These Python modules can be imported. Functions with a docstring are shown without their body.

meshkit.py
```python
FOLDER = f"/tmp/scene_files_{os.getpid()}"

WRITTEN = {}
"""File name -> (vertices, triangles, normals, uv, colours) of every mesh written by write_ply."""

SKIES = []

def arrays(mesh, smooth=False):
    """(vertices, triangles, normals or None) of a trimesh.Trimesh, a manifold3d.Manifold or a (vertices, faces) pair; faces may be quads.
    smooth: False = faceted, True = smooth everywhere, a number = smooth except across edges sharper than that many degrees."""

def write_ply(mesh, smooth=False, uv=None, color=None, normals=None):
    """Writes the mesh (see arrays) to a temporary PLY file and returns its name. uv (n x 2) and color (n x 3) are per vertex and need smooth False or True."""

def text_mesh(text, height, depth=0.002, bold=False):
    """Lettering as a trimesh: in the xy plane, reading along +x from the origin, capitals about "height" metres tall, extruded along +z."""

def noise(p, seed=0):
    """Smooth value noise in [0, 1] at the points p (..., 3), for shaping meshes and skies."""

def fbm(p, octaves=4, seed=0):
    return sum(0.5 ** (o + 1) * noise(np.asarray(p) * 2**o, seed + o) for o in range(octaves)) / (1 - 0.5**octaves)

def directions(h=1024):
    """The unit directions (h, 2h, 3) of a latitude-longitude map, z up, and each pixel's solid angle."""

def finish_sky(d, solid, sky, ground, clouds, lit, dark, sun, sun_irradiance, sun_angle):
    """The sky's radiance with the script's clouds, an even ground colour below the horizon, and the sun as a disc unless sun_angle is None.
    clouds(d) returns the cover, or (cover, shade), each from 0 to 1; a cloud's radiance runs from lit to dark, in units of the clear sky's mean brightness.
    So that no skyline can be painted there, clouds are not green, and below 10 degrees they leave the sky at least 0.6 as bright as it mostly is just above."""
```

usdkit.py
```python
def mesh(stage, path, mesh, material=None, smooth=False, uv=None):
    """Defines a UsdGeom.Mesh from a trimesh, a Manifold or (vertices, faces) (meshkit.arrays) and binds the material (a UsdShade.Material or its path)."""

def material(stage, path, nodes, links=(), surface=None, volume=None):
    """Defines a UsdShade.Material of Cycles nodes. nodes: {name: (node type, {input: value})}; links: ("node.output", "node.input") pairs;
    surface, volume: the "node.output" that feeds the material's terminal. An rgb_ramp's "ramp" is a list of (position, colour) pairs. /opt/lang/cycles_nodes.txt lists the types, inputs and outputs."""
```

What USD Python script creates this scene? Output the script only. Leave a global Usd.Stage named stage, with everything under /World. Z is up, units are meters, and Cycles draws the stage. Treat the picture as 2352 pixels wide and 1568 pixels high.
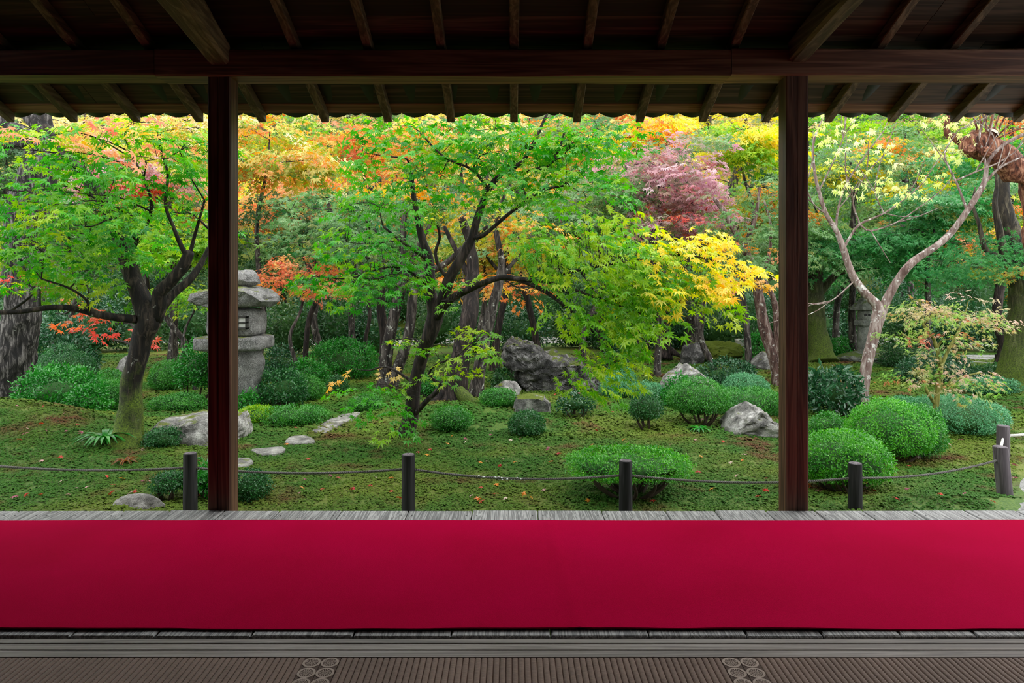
import math
import numpy as np
import trimesh
import meshkit
import usdkit
from pxr import Gf, Sdf, Usd, UsdGeom, UsdLux, UsdShade, Vt
from scipy.spatial.transform import Rotation as Rot

stage = Usd.Stage.CreateInMemory()
UsdGeom.SetStageUpAxis(stage, "Z")
UsdGeom.SetStageMetersPerUnit(stage, 1.0)
UsdGeom.Xform.Define(stage, "/World")
UsdGeom.Scope.Define(stage, "/World/Looks")

# ---------------------------------------------------------------- camera, sky, exposure
FPX, HORIZON, CX, EYE = 1600.0, 640.0, 1176.0, 1.57     # focal length in pixels of the 2352 wide frame, eye above the deck (z = 0)
cam = UsdGeom.Camera.Define(stage, "/World/camera")
cam.CreateHorizontalApertureAttr(36.0)
cam.CreateVerticalApertureAttr(24.0)
cam.CreateFocalLengthAttr(36.0 * FPX / 2352.0)
cam.CreateVerticalApertureOffsetAttr(-(784.0 - HORIZON) / 2352.0 * 36.0)   # the lens is shifted, uprights stay upright
cam.CreateClippingRangeAttr((0.05, 2000.0))
cam.AddTranslateOp().Set((0.0, 0.0, EYE))
cam.AddRotateXYZOp().Set((90.0, 0.0, 0.0))
cam.CreateExposureAttr(EXPOSURE := -0.1)

sky = UsdLux.DomeLight.Define(stage, "/World/overcast_sky")
sky.CreateIntensityAttr(1.0)
sky.CreateColorAttr(Gf.Vec3f(0.95, 0.98, 1.0))
sun = UsdLux.DistantLight.Define(stage, "/World/veiled_sun")   # the sun behind thin cloud: a wide soft disc, high, to the right above the garden
sun.CreateIntensityAttr(1.4)
sun.CreateAngleAttr(35.0)
sun.CreateColorAttr(Gf.Vec3f(1.0, 0.97, 0.92))
sun.AddRotateXYZOp().Set((-14.0, 48.0, 0.0))

# ---------------------------------------------------------------- helpers
RNG = np.random.default_rng(7)


def lin(c):
    c = np.asarray(c, float) / 255.0
    return tuple(np.where(c <= 0.04045, c / 12.92, ((c + 0.055) / 1.055) ** 2.4))


def P(px, py, Y):
    """The point that the photograph shows at this pixel, Y metres in front of the camera."""
    return np.array([(px - CX) / FPX * Y, Y, EYE - (py - HORIZON) / FPX * Y])


counts = {}


def numbered(parent, name):
    n = counts.get((parent, name), 0)
    counts[(parent, name)] = n + 1
    return f"{parent}/{name}" + (f"_{n:03d}" if n else "")


origin = {"/World": np.zeros(3)}


def data(prim, **kw):
    for k, v in kw.items():
        if v:
            prim.SetCustomDataByKey(k, v)


def thing(name, label=None, category=None, loc=(0, 0, 0), group=None, kind=None):
    path = numbered("/World", name)
    x = UsdGeom.Xform.Define(stage, path)
    x.AddTranslateOp().Set(tuple(float(c) for c in loc))
    origin[path] = np.asarray(loc, float)
    data(x.GetPrim(), label=label, category=category, group=group, kind=kind)
    return path


def part(parent, name, mesh, mat, smooth=False, label=None, kind=None, local=False):
    """A mesh below a thing (or below a part). Vertices are given in world coordinates unless local."""
    path = numbered(parent, name)
    v, f = mesh if isinstance(mesh, tuple) else (np.array(mesh.vertices), np.array(mesh.faces))
    o = origin[parent]
    origin[path] = o
    m = usdkit.mesh(stage, path, (v if local else v - o, f), M[mat], smooth=smooth)
    data(m.GetPrim(), label=label, kind=kind)
    return path


def single(name, mesh, mat, label=None, category=None, group=None, kind=None, smooth=False):
    """A thing that is one mesh."""
    path = numbered("/World", name)
    v, f = mesh if isinstance(mesh, tuple) else (np.array(mesh.vertices), np.array(mesh.faces))
    m = usdkit.mesh(stage, path, (v, f), M[mat], smooth=smooth)
    origin[path] = np.zeros(3)
    data(m.GetPrim(), label=label, category=category, group=group, kind=kind)
    return path


def scatter(parent, name, protos, mat, pos, rot, scale, label=None, smooth=False, proto_name="leaf_spray", which=None):
    """Uncountable pieces of one part, as a PointInstancer."""
    path = numbered(parent, name) if parent != "/World" else numbered("/World", name)
    pi = UsdGeom.PointInstancer.Define(stage, path)
    o = origin[parent]
    targets = []
    mats = mat if isinstance(mat, list) else [mat] * len(protos)
    for k, (pm, mt) in enumerate(zip(protos, mats)):
        pp = f"{path}/{proto_name}" + (f"_{k:03d}" if k else "")
        usdkit.mesh(stage, pp, pm, M[mt], smooth=smooth)
        targets.append(pp)
    pi.CreatePrototypesRel().SetTargets(targets)
    n = len(pos)
    if which is None:
        which = np.random.default_rng(n).integers(0, len(protos), n)
    pi.CreateProtoIndicesAttr(Vt.IntArray.FromNumpy(np.asarray(which, np.int32)))
    pi.CreatePositionsAttr(Vt.Vec3fArray.FromNumpy((np.asarray(pos) - o).astype(np.float32)))
    q = rot.as_quat()
    pi.CreateOrientationsAttr(Vt.QuathArray([Gf.Quath(float(w), float(x), float(y), float(z)) for x, y, z, w in q]))
    s = np.asarray(scale, float)
    if s.ndim == 1:
        s = np.repeat(s[:, None], 3, 1)
    pi.CreateScalesAttr(Vt.Vec3fArray.FromNumpy(s.astype(np.float32)))
    data(pi.GetPrim(), label=label, kind="stuff")
    return path


# ---- shapes
class MB:
    def __init__(self):
        self.v, self.f, self.n = [], [], 0

    def add(self, v, f):
        v, f = np.asarray(v, float), np.asarray(f, int)
        if f.shape[1] == 4:
            f = np.vstack([f[:, [0, 1, 2]], f[:, [0, 2, 3]]])
        self.v.append(v), self.f.append(f + self.n)
        self.n += len(v)
        return self

    def get(self):
        return np.vstack(self.v), np.vstack(self.f)


def cbox(x0, x1, y0, y1, z0, z1, c=0.004):
    """A box with chamfered edges."""
    pts = []
    for sx in (0, 1):
        for sy in (0, 1):
            for sz in (0, 1):
                p = np.array([(x0, x1)[sx], (y0, y1)[sy], (z0, z1)[sz]], float)
                d = np.array([1 - 2 * sx, 1 - 2 * sy, 1 - 2 * sz]) * c
                for k in range(3):
                    q = p + d
                    q[k] = p[k]
                    pts.append(q)
    h = trimesh.convex.convex_hull(np.array(pts))
    return np.array(h.vertices), np.array(h.faces)


def sheared(mesh, slope, y_ref):
    """The mesh sloped downward with y: z falls by slope per metre from y_ref on."""
    v, f = mesh
    v = v.copy()
    v[:, 2] -= slope * (v[:, 1] - y_ref)
    return v, f


def smooth_path(pts, step):
    """Catmull-Rom through the rows of pts (any number of columns), resampled every step metres."""
    p = np.asarray(pts, float)
    if len(p) < 3:
        p = np.vstack([p[0], (p[0] + p[-1]) / 2, p[-1]])
    e = np.vstack([2 * p[0] - p[1], p, 2 * p[-1] - p[-2]])
    out = []
    for i in range(1, len(e) - 2):
        n = max(2, int(np.linalg.norm(e[i + 1, :3] - e[i, :3]) / step))
        t = np.linspace(0, 1, n, endpoint=False)[:, None]
        a, b, c, d = e[i - 1], e[i], e[i + 1], e[i + 2]
        out.append(0.5 * (2 * b + (c - a) * t + (2 * a - 5 * b + 4 * c - d) * t**2 + (3 * b - a - 3 * c + d) * t**3))
    out.append(p[-1:])
    return np.vstack(out)


def tube(points, radii, sides=8, cap=True, rough=0.0, seed=0, freq=6.0):
    p = np.asarray(points, float)
    r = np.broadcast_to(np.asarray(radii, float), (len(p),))
    t = np.gradient(p, axis=0)
    t /= np.linalg.norm(t, axis=1, keepdims=True) + 1e-12
    ref = np.array([0.31, 0.95, 0.05]) if abs(t[:, 2]).mean() > 0.6 else np.array([0.05, 0.1, 0.99])
    a = np.cross(t, ref)
    a /= np.linalg.norm(a, axis=1, keepdims=True) + 1e-12
    b = np.cross(t, a)
    ang = np.arange(sides) * 2 * np.pi / sides
    d = np.cos(ang)[None, :, None] * a[:, None] + np.sin(ang)[None, :, None] * b[:, None]
    rr = np.repeat(r[:, None], sides, 1)
    if rough:
        q = p[:, None] + d * rr[..., None]
        rr = rr * (1 + rough * (2 * meshkit.fbm(q * np.array([freq, freq, freq * 0.45]), 3, seed) - 1))
    v = (p[:, None] + d * rr[..., None]).reshape(-1, 3)
    i, j = np.meshgrid(np.arange(len(p) - 1), np.arange(sides), indexing="ij")
    q = np.stack([i * sides + j, i * sides + (j + 1) % sides, (i + 1) * sides + (j + 1) % sides, (i + 1) * sides + j], -1).reshape(-1, 4)
    f = np.vstack([q[:, [0, 2, 1]], q[:, [0, 3, 2]]])
    if cap:
        n = len(v)
        v = np.vstack([v, p[0], p[-1] + t[-1] * r[-1] * 0.5])
        k = np.arange(sides)
        f = np.vstack([f, np.stack([np.full(sides, n), k, (k + 1) % sides], 1), np.stack([np.full(sides, n + 1), (len(p) - 1) * sides + (k + 1) % sides, (len(p) - 1) * sides + k], 1)])
    return v, f


def lathe(profile, sides=24, centre=(0, 0, 0)):
    pr = np.asarray(profile, float)
    ang = np.arange(sides) * 2 * np.pi / sides
    v = np.stack([pr[:, None, 0] * np.cos(ang), pr[:, None, 0] * np.sin(ang), np.repeat(pr[:, None, 1], sides, 1)], -1).reshape(-1, 3) + np.asarray(centre)
    i, j = np.meshgrid(np.arange(len(pr) - 1), np.arange(sides), indexing="ij")
    q = np.stack([i * sides + j, i * sides + (j + 1) % sides, (i + 1) * sides + (j + 1) % sides, (i + 1) * sides + j], -1).reshape(-1, 4)
    return v, np.vstack([q[:, [0, 1, 2]], q[:, [0, 2, 3]]])


def blob_mesh(centre, radii, seed=0, sub=3, rough=0.15, freq=1.6, flat_bottom=None):
    m = trimesh.creation.icosphere(sub)
    d = np.array(m.vertices)
    r = 1 + rough * (2 * meshkit.fbm(d * freq + seed * 3.7, 3, seed) - 1)
    v = d * r[:, None] * np.asarray(radii)
    if flat_bottom is not None:
        v[:, 2] = np.maximum(v[:, 2], flat_bottom * radii[2])
    return v + np.asarray(centre), np.array(m.faces)


def rock_mesh(centre, size, seed, cuts=9, rough=0.10, sub=4, rot=0.0, strata=0.0, lean=(0, 0)):
    """A boulder: a sphere cut by planes, roughened; size = full extents, centre = middle of its foot."""
    g = np.random.default_rng(seed)
    m = trimesh.creation.icosphere(sub)
    v = np.array(m.vertices)
    for _ in range(cuts):
        n = g.normal(size=3)
        n[2] = abs(n[2]) * 0.8
        n /= np.linalg.norm(n)
        d = g.uniform(0.55, 0.86)
        over = v @ n - d
        v = v - np.where(over > 0, over, 0)[:, None] * n * 0.92
    for _ in range(cuts):                                          # smaller, shallower breaks
        n = g.normal(size=3)
        n /= np.linalg.norm(n)
        d = (v @ n).max() * g.uniform(0.86, 0.96)
        over = v @ n - d
        v = v - np.where(over > 0, over, 0)[:, None] * n * 0.95
    lo, hi = v.min(0), v.max(0)
    v = (v - (lo + hi) / 2) / (hi - lo) * np.asarray(size)
    L = float(np.mean(size))
    out = v / (np.linalg.norm(v, axis=1, keepdims=True) + 1e-9)
    q = v / L * 2.4 + seed * 5.1
    if strata:
        ct, st = 0.92, 0.38                                        # beds dipping to one side
        q = np.stack([q[:, 0] * ct + q[:, 2] * st, q[:, 1], (q[:, 2] * ct - q[:, 0] * st) * (1 + 1.6 * strata)], 1)
    ridge = np.abs(2 * meshkit.fbm(q * 1.5, 4, seed + 5) - 1)
    amp = rough * (2 * meshkit.fbm(q, 4, seed) - 1) + 0.55 * rough * (2 * meshkit.fbm(q * 3.1, 4, seed + 3) - 1) - 0.35 * rough * np.clip(0.10 - ridge, 0, 1) / 0.10
    v = v + out * (amp * L * 0.62)[:, None]
    lo, hi = v.min(0), v.max(0)
    v = (v - (lo + hi) / 2) / (hi - lo) * np.asarray(size)
    h = (v[:, 2] / size[2] + 0.5)
    v[:, 0] += lean[0] * h
    v[:, 1] += lean[1] * h
    c, s = math.cos(rot), math.sin(rot)
    v[:, :2] = v[:, :2] @ np.array([[c, s], [-s, c]])
    v[:, 2] += size[2] / 2
    return v + np.asarray(centre), np.array(m.faces)


def hull_rock(polys, Y, seed, rough=0.06, edge=0.07, bulge=(0.8, 1.0, 0.85)):
    """A boulder of hulls: each row is (outline in the photograph, distance offset, depth)."""
    m = MB()
    for k, (poly, dy, depth) in enumerate(polys):
        w = np.array([P(a, b, Y + dy + depth * 0.5) for a, b in poly])
        c = w.mean(0)
        c[2] = w[:, 2].min() * 0.6 + w[:, 2].max() * 0.4
        g = np.random.default_rng(seed + k)
        pts = []
        for s, o in zip(bulge, (-0.5, 0.0, 0.5)):
            q = c + (w - c) * (s * g.uniform(0.92, 1.06, (len(w), 1)) if o else 1.0)
            q[:, 1] = Y + dy + depth * (0.5 + o) + g.normal(size=len(w)) * 0.06 * depth
            pts.append(q)
        h = trimesh.convex.convex_hull(np.vstack(pts))
        v, f = trimesh.remesh.subdivide_to_size(h.vertices, h.faces, edge)
        h = trimesh.Trimesh(v, f)
        h.merge_vertices()
        v, n = np.array(h.vertices), np.array(h.vertex_normals)
        q = v * 2.6 + seed
        q2 = np.stack([q[:, 0] * 0.9 + q[:, 2] * 0.4, q[:, 1], (q[:, 2] * 0.9 - q[:, 0] * 0.4) * 2.2], 1)
        d = (2 * meshkit.fbm(q, 4, seed) - 1) + 0.8 * (2 * meshkit.fbm(q2 * 2.0, 4, seed + 1) - 1) - 0.5 * np.clip(0.08 - np.abs(2 * meshkit.fbm(q2 * 1.1, 3, seed + 2) - 1), 0, 1) / 0.08
        m.add(v + n * (rough * d)[:, None], h.faces)
    return m.get()


def frame_z(normals, spin):
    """Rotations taking z to the normals, spun about them."""
    n = np.asarray(normals, float)
    n = n / np.linalg.norm(n, axis=1, keepdims=True)
    ref = np.where(np.abs(n[:, 2:]) < 0.95, [[0, 0, 1.0]], [[1.0, 0, 0]])
    x = np.cross(ref, n)
    x /= np.linalg.norm(x, axis=1, keepdims=True)
    y = np.cross(n, x)
    return Rot.from_matrix(np.stack([x, y, n], -1)) * Rot.from_euler("z", np.asarray(spin))


# ---------------------------------------------------------------- materials
M = {}


def mat(name, nodes, links, surface="p.BSDF"):
    M[name] = usdkit.material(stage, f"/World/Looks/{name}", nodes, links, surface=surface)


def ramp(*stops):
    return [(s, lin(c)) for s, c in stops]


def leaf_mat(name, cols, rough=0.34, trans=0.4, spec=0.6, tboost=1.15):
    stops = [(i / max(1, len(cols) - 1), lin(c)) for i, c in enumerate(cols)]
    mat(name, {
        "g": ("geometry", {}), "o": ("object_info", {}),
        "a": ("math", {"math_type": "add"}), "k": ("math", {"math_type": "multiply", "value2": 7.31}), "fr": ("math", {"math_type": "fraction"}),
        "r": ("rgb_ramp", {"ramp": stops}),
        "p": ("principled_bsdf", {"roughness": rough, "specular_ior_level": spec}),
        "t": ("translucent_bsdf", {}), "hs": ("hsv", {"value": tboost * 1.15, "saturation": 1.1}), "m": ("mix_closure", {"fac": trans})},
        [("o.random", "k.value1"), ("g.random_per_island", "a.value1"), ("k.value", "a.value2"), ("a.value", "fr.value1"), ("fr.value", "r.fac"),
         ("r.color", "p.base_color"), ("r.color", "hs.color"), ("hs.color", "t.color"), ("p.BSDF", "m.closure1"), ("t.BSDF", "m.closure2")], surface="m.closure")


def wood_mat(name, dark, mid, light, axis, rough=0.6, scale=9.0, bump=0.25, spread=14.0, vary=0.35, spec=0.3, rings=9.0):
    """Grain running along the axis (0 x, 1 y, 2 z)."""
    s = [scale * spread / 10.0] * 3
    s[axis] = scale * 0.05
    fine = [70.0] * 3
    fine[axis] = 2.0
    off = {"o": ("object_info", {}), "sep": ("combine_xyz", {}), "mul": ("math", {"math_type": "multiply", "value2": 37.0}), "vm": ("vector_math", {"math_type": "add"})}
    mat(name, {**off,
        "g": ("geometry", {}),
        "mp": ("mapping", {"scale": tuple(s)}), "mf": ("mapping", {"scale": tuple(fine)}),
        "n": ("noise_texture", {"scale": 1.0, "detail": 4.0, "roughness": 0.55, "distortion": 0.6}),
        "rings": ("math", {"math_type": "multiply", "value2": rings}), "pp": ("math", {"math_type": "pingpong", "value2": 1.0}),
        "nf": ("noise_texture", {"scale": 1.0, "detail": 3.0, "roughness": 0.6}),
        "mx": ("mix_float", {"fac": 0.42}),
        "r": ("rgb_ramp", {"ramp": ramp((0.0, dark), (0.5, mid), (1.0, light))}),
        "mv": ("map_range", {"from_min": 0.0, "from_max": 1.0, "to_min": 1 - vary, "to_max": 1 + vary}),
        "hs": ("hsv", {}),
        "b": ("bump", {"strength": bump, "distance": 0.004}),
        "p": ("principled_bsdf", {"roughness": rough, "specular_ior_level": spec})},
        [("o.random", "mul.value1"), ("mul.value", "sep.x"), ("mul.value", "sep.y"), ("mul.value", "sep.z"), ("g.position", "vm.vector1"), ("sep.vector", "vm.vector2"),
         ("vm.vector", "mp.vector"), ("vm.vector", "mf.vector"), ("mp.vector", "n.vector"), ("mf.vector", "nf.vector"),
         ("n.fac", "rings.value1"), ("rings.value", "pp.value1"), ("pp.value", "mx.a"), ("nf.fac", "mx.b"), ("mx.result", "r.fac"),
         ("o.random", "mv.value"), ("mv.result", "hs.value"), ("r.color", "hs.color"), ("hs.color", "p.base_color"),
         ("mx.result", "b.height"), ("b.normal", "p.normal")])


def stone_mat(name, dark, mid, light, moss=None, moss_amount=0.5, scale=5.0, bump=0.6, speckle=0.35, rough=0.85):
    nodes = {
        "g": ("geometry", {}),
        "n": ("noise_texture", {"scale": scale, "detail": 6.0, "roughness": 0.65}),
        "n2": ("noise_texture", {"scale": scale * 14, "detail": 3.0, "roughness": 0.7}),
        "v": ("voronoi_texture", {"scale": scale * 2.2, "feature": "distance_to_edge"}),
        "mx": ("mix_float", {"fac": speckle}),
        "r": ("rgb_ramp", {"ramp": ramp((0.36, dark), (0.5, mid), (0.64, light))}),
        "b": ("bump", {"strength": bump, "distance": 0.03}),
        "p": ("principled_bsdf", {"roughness": rough, "specular_ior_level": 0.25})}
    links = [("g.position", "n.vector"), ("g.position", "n2.vector"), ("n.fac", "mx.a"), ("n2.fac", "mx.b"), ("mx.result", "r.fac"), ("mx.result", "b.height"), ("b.normal", "p.normal")]
    if moss:
        nodes |= {
            "sx": ("separate_xyz", {}), "nm": ("noise_texture", {"scale": scale * 0.6, "detail": 4.0}), "ad": ("math", {"math_type": "add"}),
            "rr": ("map_range", {"from_min": 1.42 - moss_amount, "from_max": 1.52 - moss_amount, "to_min": 0.0, "to_max": 1.0, "clamp": True}),
            "mc": ("rgb_ramp", {"ramp": ramp((0.3, moss[0]), (0.7, moss[1]))}),
            "cm": ("mix", {})}
        links += [("g.normal", "sx.vector"), ("g.position", "nm.vector"), ("sx.z", "ad.value1"), ("nm.fac", "ad.value2"), ("ad.value", "rr.value"), ("rr.result", "cm.fac"),
                  ("n2.fac", "mc.fac"), ("r.color", "cm.color1"), ("mc.color", "cm.color2"), ("cm.color", "p.base_color")]
    else:
        links.append(("r.color", "p.base_color"))
    mat(name, nodes, links)


def bark_mat(name, dark, mid, light, moss=None, moss_top=0.3, moss_soft=0.8, lichen=(190, 190, 180), lichen_amount=0.35, scale=6.0, bump=0.9):
    nodes = {
        "g": ("geometry", {}), "mp": ("mapping", {"scale": (scale * 2.4, scale * 2.4, scale * 0.45)}),
        "n": ("noise_texture", {"scale": 1.0, "detail": 6.0, "roughness": 0.65, "distortion": 0.8}),
        "nl": ("noise_texture", {"scale": scale * 1.8, "detail": 5.0, "roughness": 0.7}),
        "r": ("rgb_ramp", {"ramp": ramp((0.36, dark), (0.5, mid), (0.66, light))}),
        "rl": ("map_range", {"from_min": 0.78 - lichen_amount * 0.5, "from_max": 0.86 - lichen_amount * 0.5, "to_min": 0.0, "to_max": 0.85, "clamp": True}),
        "cl": ("mix", {"color2": lin(lichen)}),
        "b": ("bump", {"strength": bump, "distance": 0.02}),
        "p": ("principled_bsdf", {"roughness": 0.75, "specular_ior_level": 0.3})}
    links = [("g.position", "mp.vector"), ("mp.vector", "n.vector"), ("g.position", "nl.vector"), ("n.fac", "r.fac"), ("nl.fac", "rl.value"), ("rl.result", "cl.fac"), ("r.color", "cl.color1"),
             ("n.fac", "b.height"), ("b.normal", "p.normal")]
    if moss:
        nodes |= {"sx": ("separate_xyz", {}), "nm": ("noise_texture", {"scale": 4.0, "detail": 4.0}), "nn": ("math", {"math_type": "multiply_add", "value2": 2.4, "value3": -1.2}),
                  "ad": ("math", {"math_type": "add"}), "rr": ("map_range", {"from_min": moss_top - moss_soft, "from_max": moss_top + moss_soft, "to_min": 1.0, "to_max": 0.0, "clamp": True}),
                  "nf": ("noise_texture", {"scale": 60.0, "detail": 2.0}), "mc": ("rgb_ramp", {"ramp": ramp((0.3, moss[0]), (0.7, moss[1]))}), "cm": ("mix", {})}
        links += [("g.position", "sx.vector"), ("g.position", "nm.vector"), ("nm.fac", "nn.value1"), ("sx.z", "ad.value1"), ("nn.value", "ad.value2"), ("ad.value", "rr.value"),
                  ("rr.result", "cm.fac"), ("g.position", "nf.vector"), ("nf.fac", "mc.fac"), ("cl.color", "cm.color1"), ("mc.color", "cm.color2"), ("cm.color", "p.base_color")]
    else:
        links.append(("cl.color", "p.base_color"))
    mat(name, nodes, links)


def plain(name, col, rough=0.7, noise=0.15, scale=30.0, spec=0.3, sheen=0.0, bump=0.1):
    c = np.asarray(col, float)
    mat(name, {"g": ("geometry", {}), "n": ("noise_texture", {"scale": scale, "detail": 3.0}),
               "r": ("rgb_ramp", {"ramp": ramp((0.25, np.clip(c * (1 - noise), 0, 255)), (0.75, np.clip(c * (1 + noise), 0, 255)))}),
               "b": ("bump", {"strength": bump, "distance": 0.003}),
               "p": ("principled_bsdf", {"roughness": rough, "specular_ior_level": spec, "sheen_weight": sheen})},
        [("g.position", "n.vector"), ("n.fac", "r.fac"), ("r.color", "p.base_color"), ("n.fac", "b.height"), ("b.normal", "p.normal")])


for nm, ax in (("x", 0), ("y", 1), ("z", 2)):
    wood_mat(f"old_wood_{nm}", *(((44, 26, 19), (82, 54, 40), (118, 86, 66)) if nm == "z" else ((60, 34, 24), (108, 70, 52), (148, 108, 84))), ax, rough=0.55, vary=0.2)
wood_mat("roof_board", (24, 15, 11), (50, 34, 26), (92, 70, 58), 0, rough=0.6, vary=0.3, scale=6.0)
wood_mat("rafter_wood", (50, 36, 27), (88, 70, 53), (130, 110, 86), 1, rough=0.6, vary=0.2)
wood_mat("deck_wood", (64, 64, 65), (142, 141, 140), (200, 199, 197), 1, rough=0.6, vary=0.12, scale=14.0, spread=11.0, bump=0.5, rings=20.0)
wood_mat("sill_wood", (78, 70, 66), (124, 114, 108), (158, 150, 144), 0, rough=0.5, vary=0.12)
wood_mat("stake_wood", (16, 15, 16), (32, 30, 32), (60, 58, 59), 2, rough=0.7, vary=0.15)
wood_mat("grey_stake_wood", (56, 50, 54), (92, 84, 88), (130, 124, 126), 2, rough=0.8, vary=0.1)
plain("nail_iron", (40, 36, 34), 0.6)
mat("red_felt", {"g": ("geometry", {}), "n": ("noise_texture", {"scale": 260.0, "detail": 3.0}), "n2": ("noise_texture", {"scale": 1.4, "detail": 3.0}),
                 "mx": ("mix_float", {"fac": 0.5}), "r": ("rgb_ramp", {"ramp": ramp((0.25, (164, 0, 44)), (0.75, (192, 0, 66)))}),
                 "b": ("bump", {"strength": 0.25, "distance": 0.002}), "p": ("principled_bsdf", {"roughness": 0.95, "specular_ior_level": 0.02})},
    [("g.position", "n.vector"), ("g.position", "n2.vector"), ("n.fac", "mx.a"), ("n2.fac", "mx.b"), ("mx.result", "r.fac"), ("r.color", "p.base_color"), ("n.fac", "b.height"), ("b.normal", "p.normal")])
mat("rush_mat", {"g": ("geometry", {}), "mp": ("mapping", {"scale": (40.0, 420.0, 40.0)}), "n": ("noise_texture", {"scale": 1.0, "detail": 2.0}), "n2": ("noise_texture", {"scale": 2.5, "detail": 3.0}),
                 "mx": ("mix_float", {"fac": 0.45}), "r": ("rgb_ramp", {"ramp": ramp((0.3, (92, 68, 58)), (0.7, (142, 114, 100)))}),
                 "b": ("bump", {"strength": 0.3, "distance": 0.002}), "p": ("principled_bsdf", {"roughness": 0.6, "specular_ior_level": 0.3})},
    [("g.position", "mp.vector"), ("mp.vector", "n.vector"), ("g.position", "n2.vector"), ("n.fac", "mx.a"), ("n2.fac", "mx.b"), ("mx.result", "r.fac"), ("r.color", "p.base_color"), ("n.fac", "b.height"), ("b.normal", "p.normal")])
plain("mat_border_cloth", (84, 66, 58), 0.8, 0.25, 300.0)
plain("medallion_cloth", (176, 158, 146), 0.8, 0.1, 300.0)
plain("dark_plaster", (58, 46, 38), 0.9)
plain("roof_tile_clay", (30, 28, 28), 0.5, 0.2, 12.0)
plain("rope_fibre", (104, 101, 97), 0.9, 0.25, 90.0)
plain("pale_rope_fibre", (196, 194, 186), 0.9, 0.15, 90.0)
plain("lichen_tuft", (206, 210, 204), 0.9, 0.1, 90.0)
plain("paper_pane", (178, 176, 172), 0.8, 0.05)
plain("lantern_frame", (54, 52, 50), 0.8, 0.15)
plain("cut_wood", (196, 186, 168), 0.8, 0.1)
plain("white_stone", (206, 204, 198), 0.9, 0.12, 20.0)
plain("pink_petal", (226, 120, 150), 0.5, 0.1)
stone_mat("light_rock", (56, 54, 53), (136, 133, 129), (206, 203, 198), ((64, 76, 20), (120, 130, 44)), -0.03, 6.0, 1.0)
stone_mat("grey_rock", (38, 37, 37), (100, 98, 95), (180, 177, 172), ((60, 74, 18), (112, 124, 42)), 0.16, 6.0, 1.0)
stone_mat("dark_rock", (24, 24, 25), (74, 72, 71), (168, 164, 162), ((52, 66, 18), (100, 112, 40)), 0.02, 4.6, 1.0)
stone_mat("mossy_rock", (44, 50, 26), (66, 78, 26), (110, 118, 44), ((48, 62, 14), (106, 120, 34)), 1.25, 6.0)
stone_mat("slab_stone", (70, 68, 66), (136, 133, 128), (192, 188, 182), ((84, 92, 36), (126, 134, 54)), -0.16, 7.0, 0.9)
stone_mat("granite", (52, 51, 50), (122, 120, 118), (190, 188, 185), ((80, 90, 36), (120, 128, 56)), -0.02, 7.0, 1.0, speckle=0.65)
stone_mat("dark_granite", (56, 58, 54), (112, 114, 107), (160, 162, 153), ((60, 76, 34), (96, 112, 48)), 0.2, 7.0, 0.5, speckle=0.6)
stone_mat("gravel", (96, 95, 92), (146, 145, 141), (196, 194, 190), None, 0, 30.0, 0.8)
stone_mat("pale_gravel", (120, 119, 116), (176, 175, 171), (226, 224, 220), None, 0, 40.0, 1.0)
MOSS = ((40, 58, 12), (102, 124, 32))
bark_mat("dark_bark", (13, 8, 7), (34, 25, 22), (76, 64, 59), None, lichen_amount=0.22)
bark_mat("mossy_bark", (9, 6, 5), (26, 20, 16), (74, 63, 54), MOSS, moss_top=0.10, moss_soft=0.42, lichen_amount=0.28)
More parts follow.
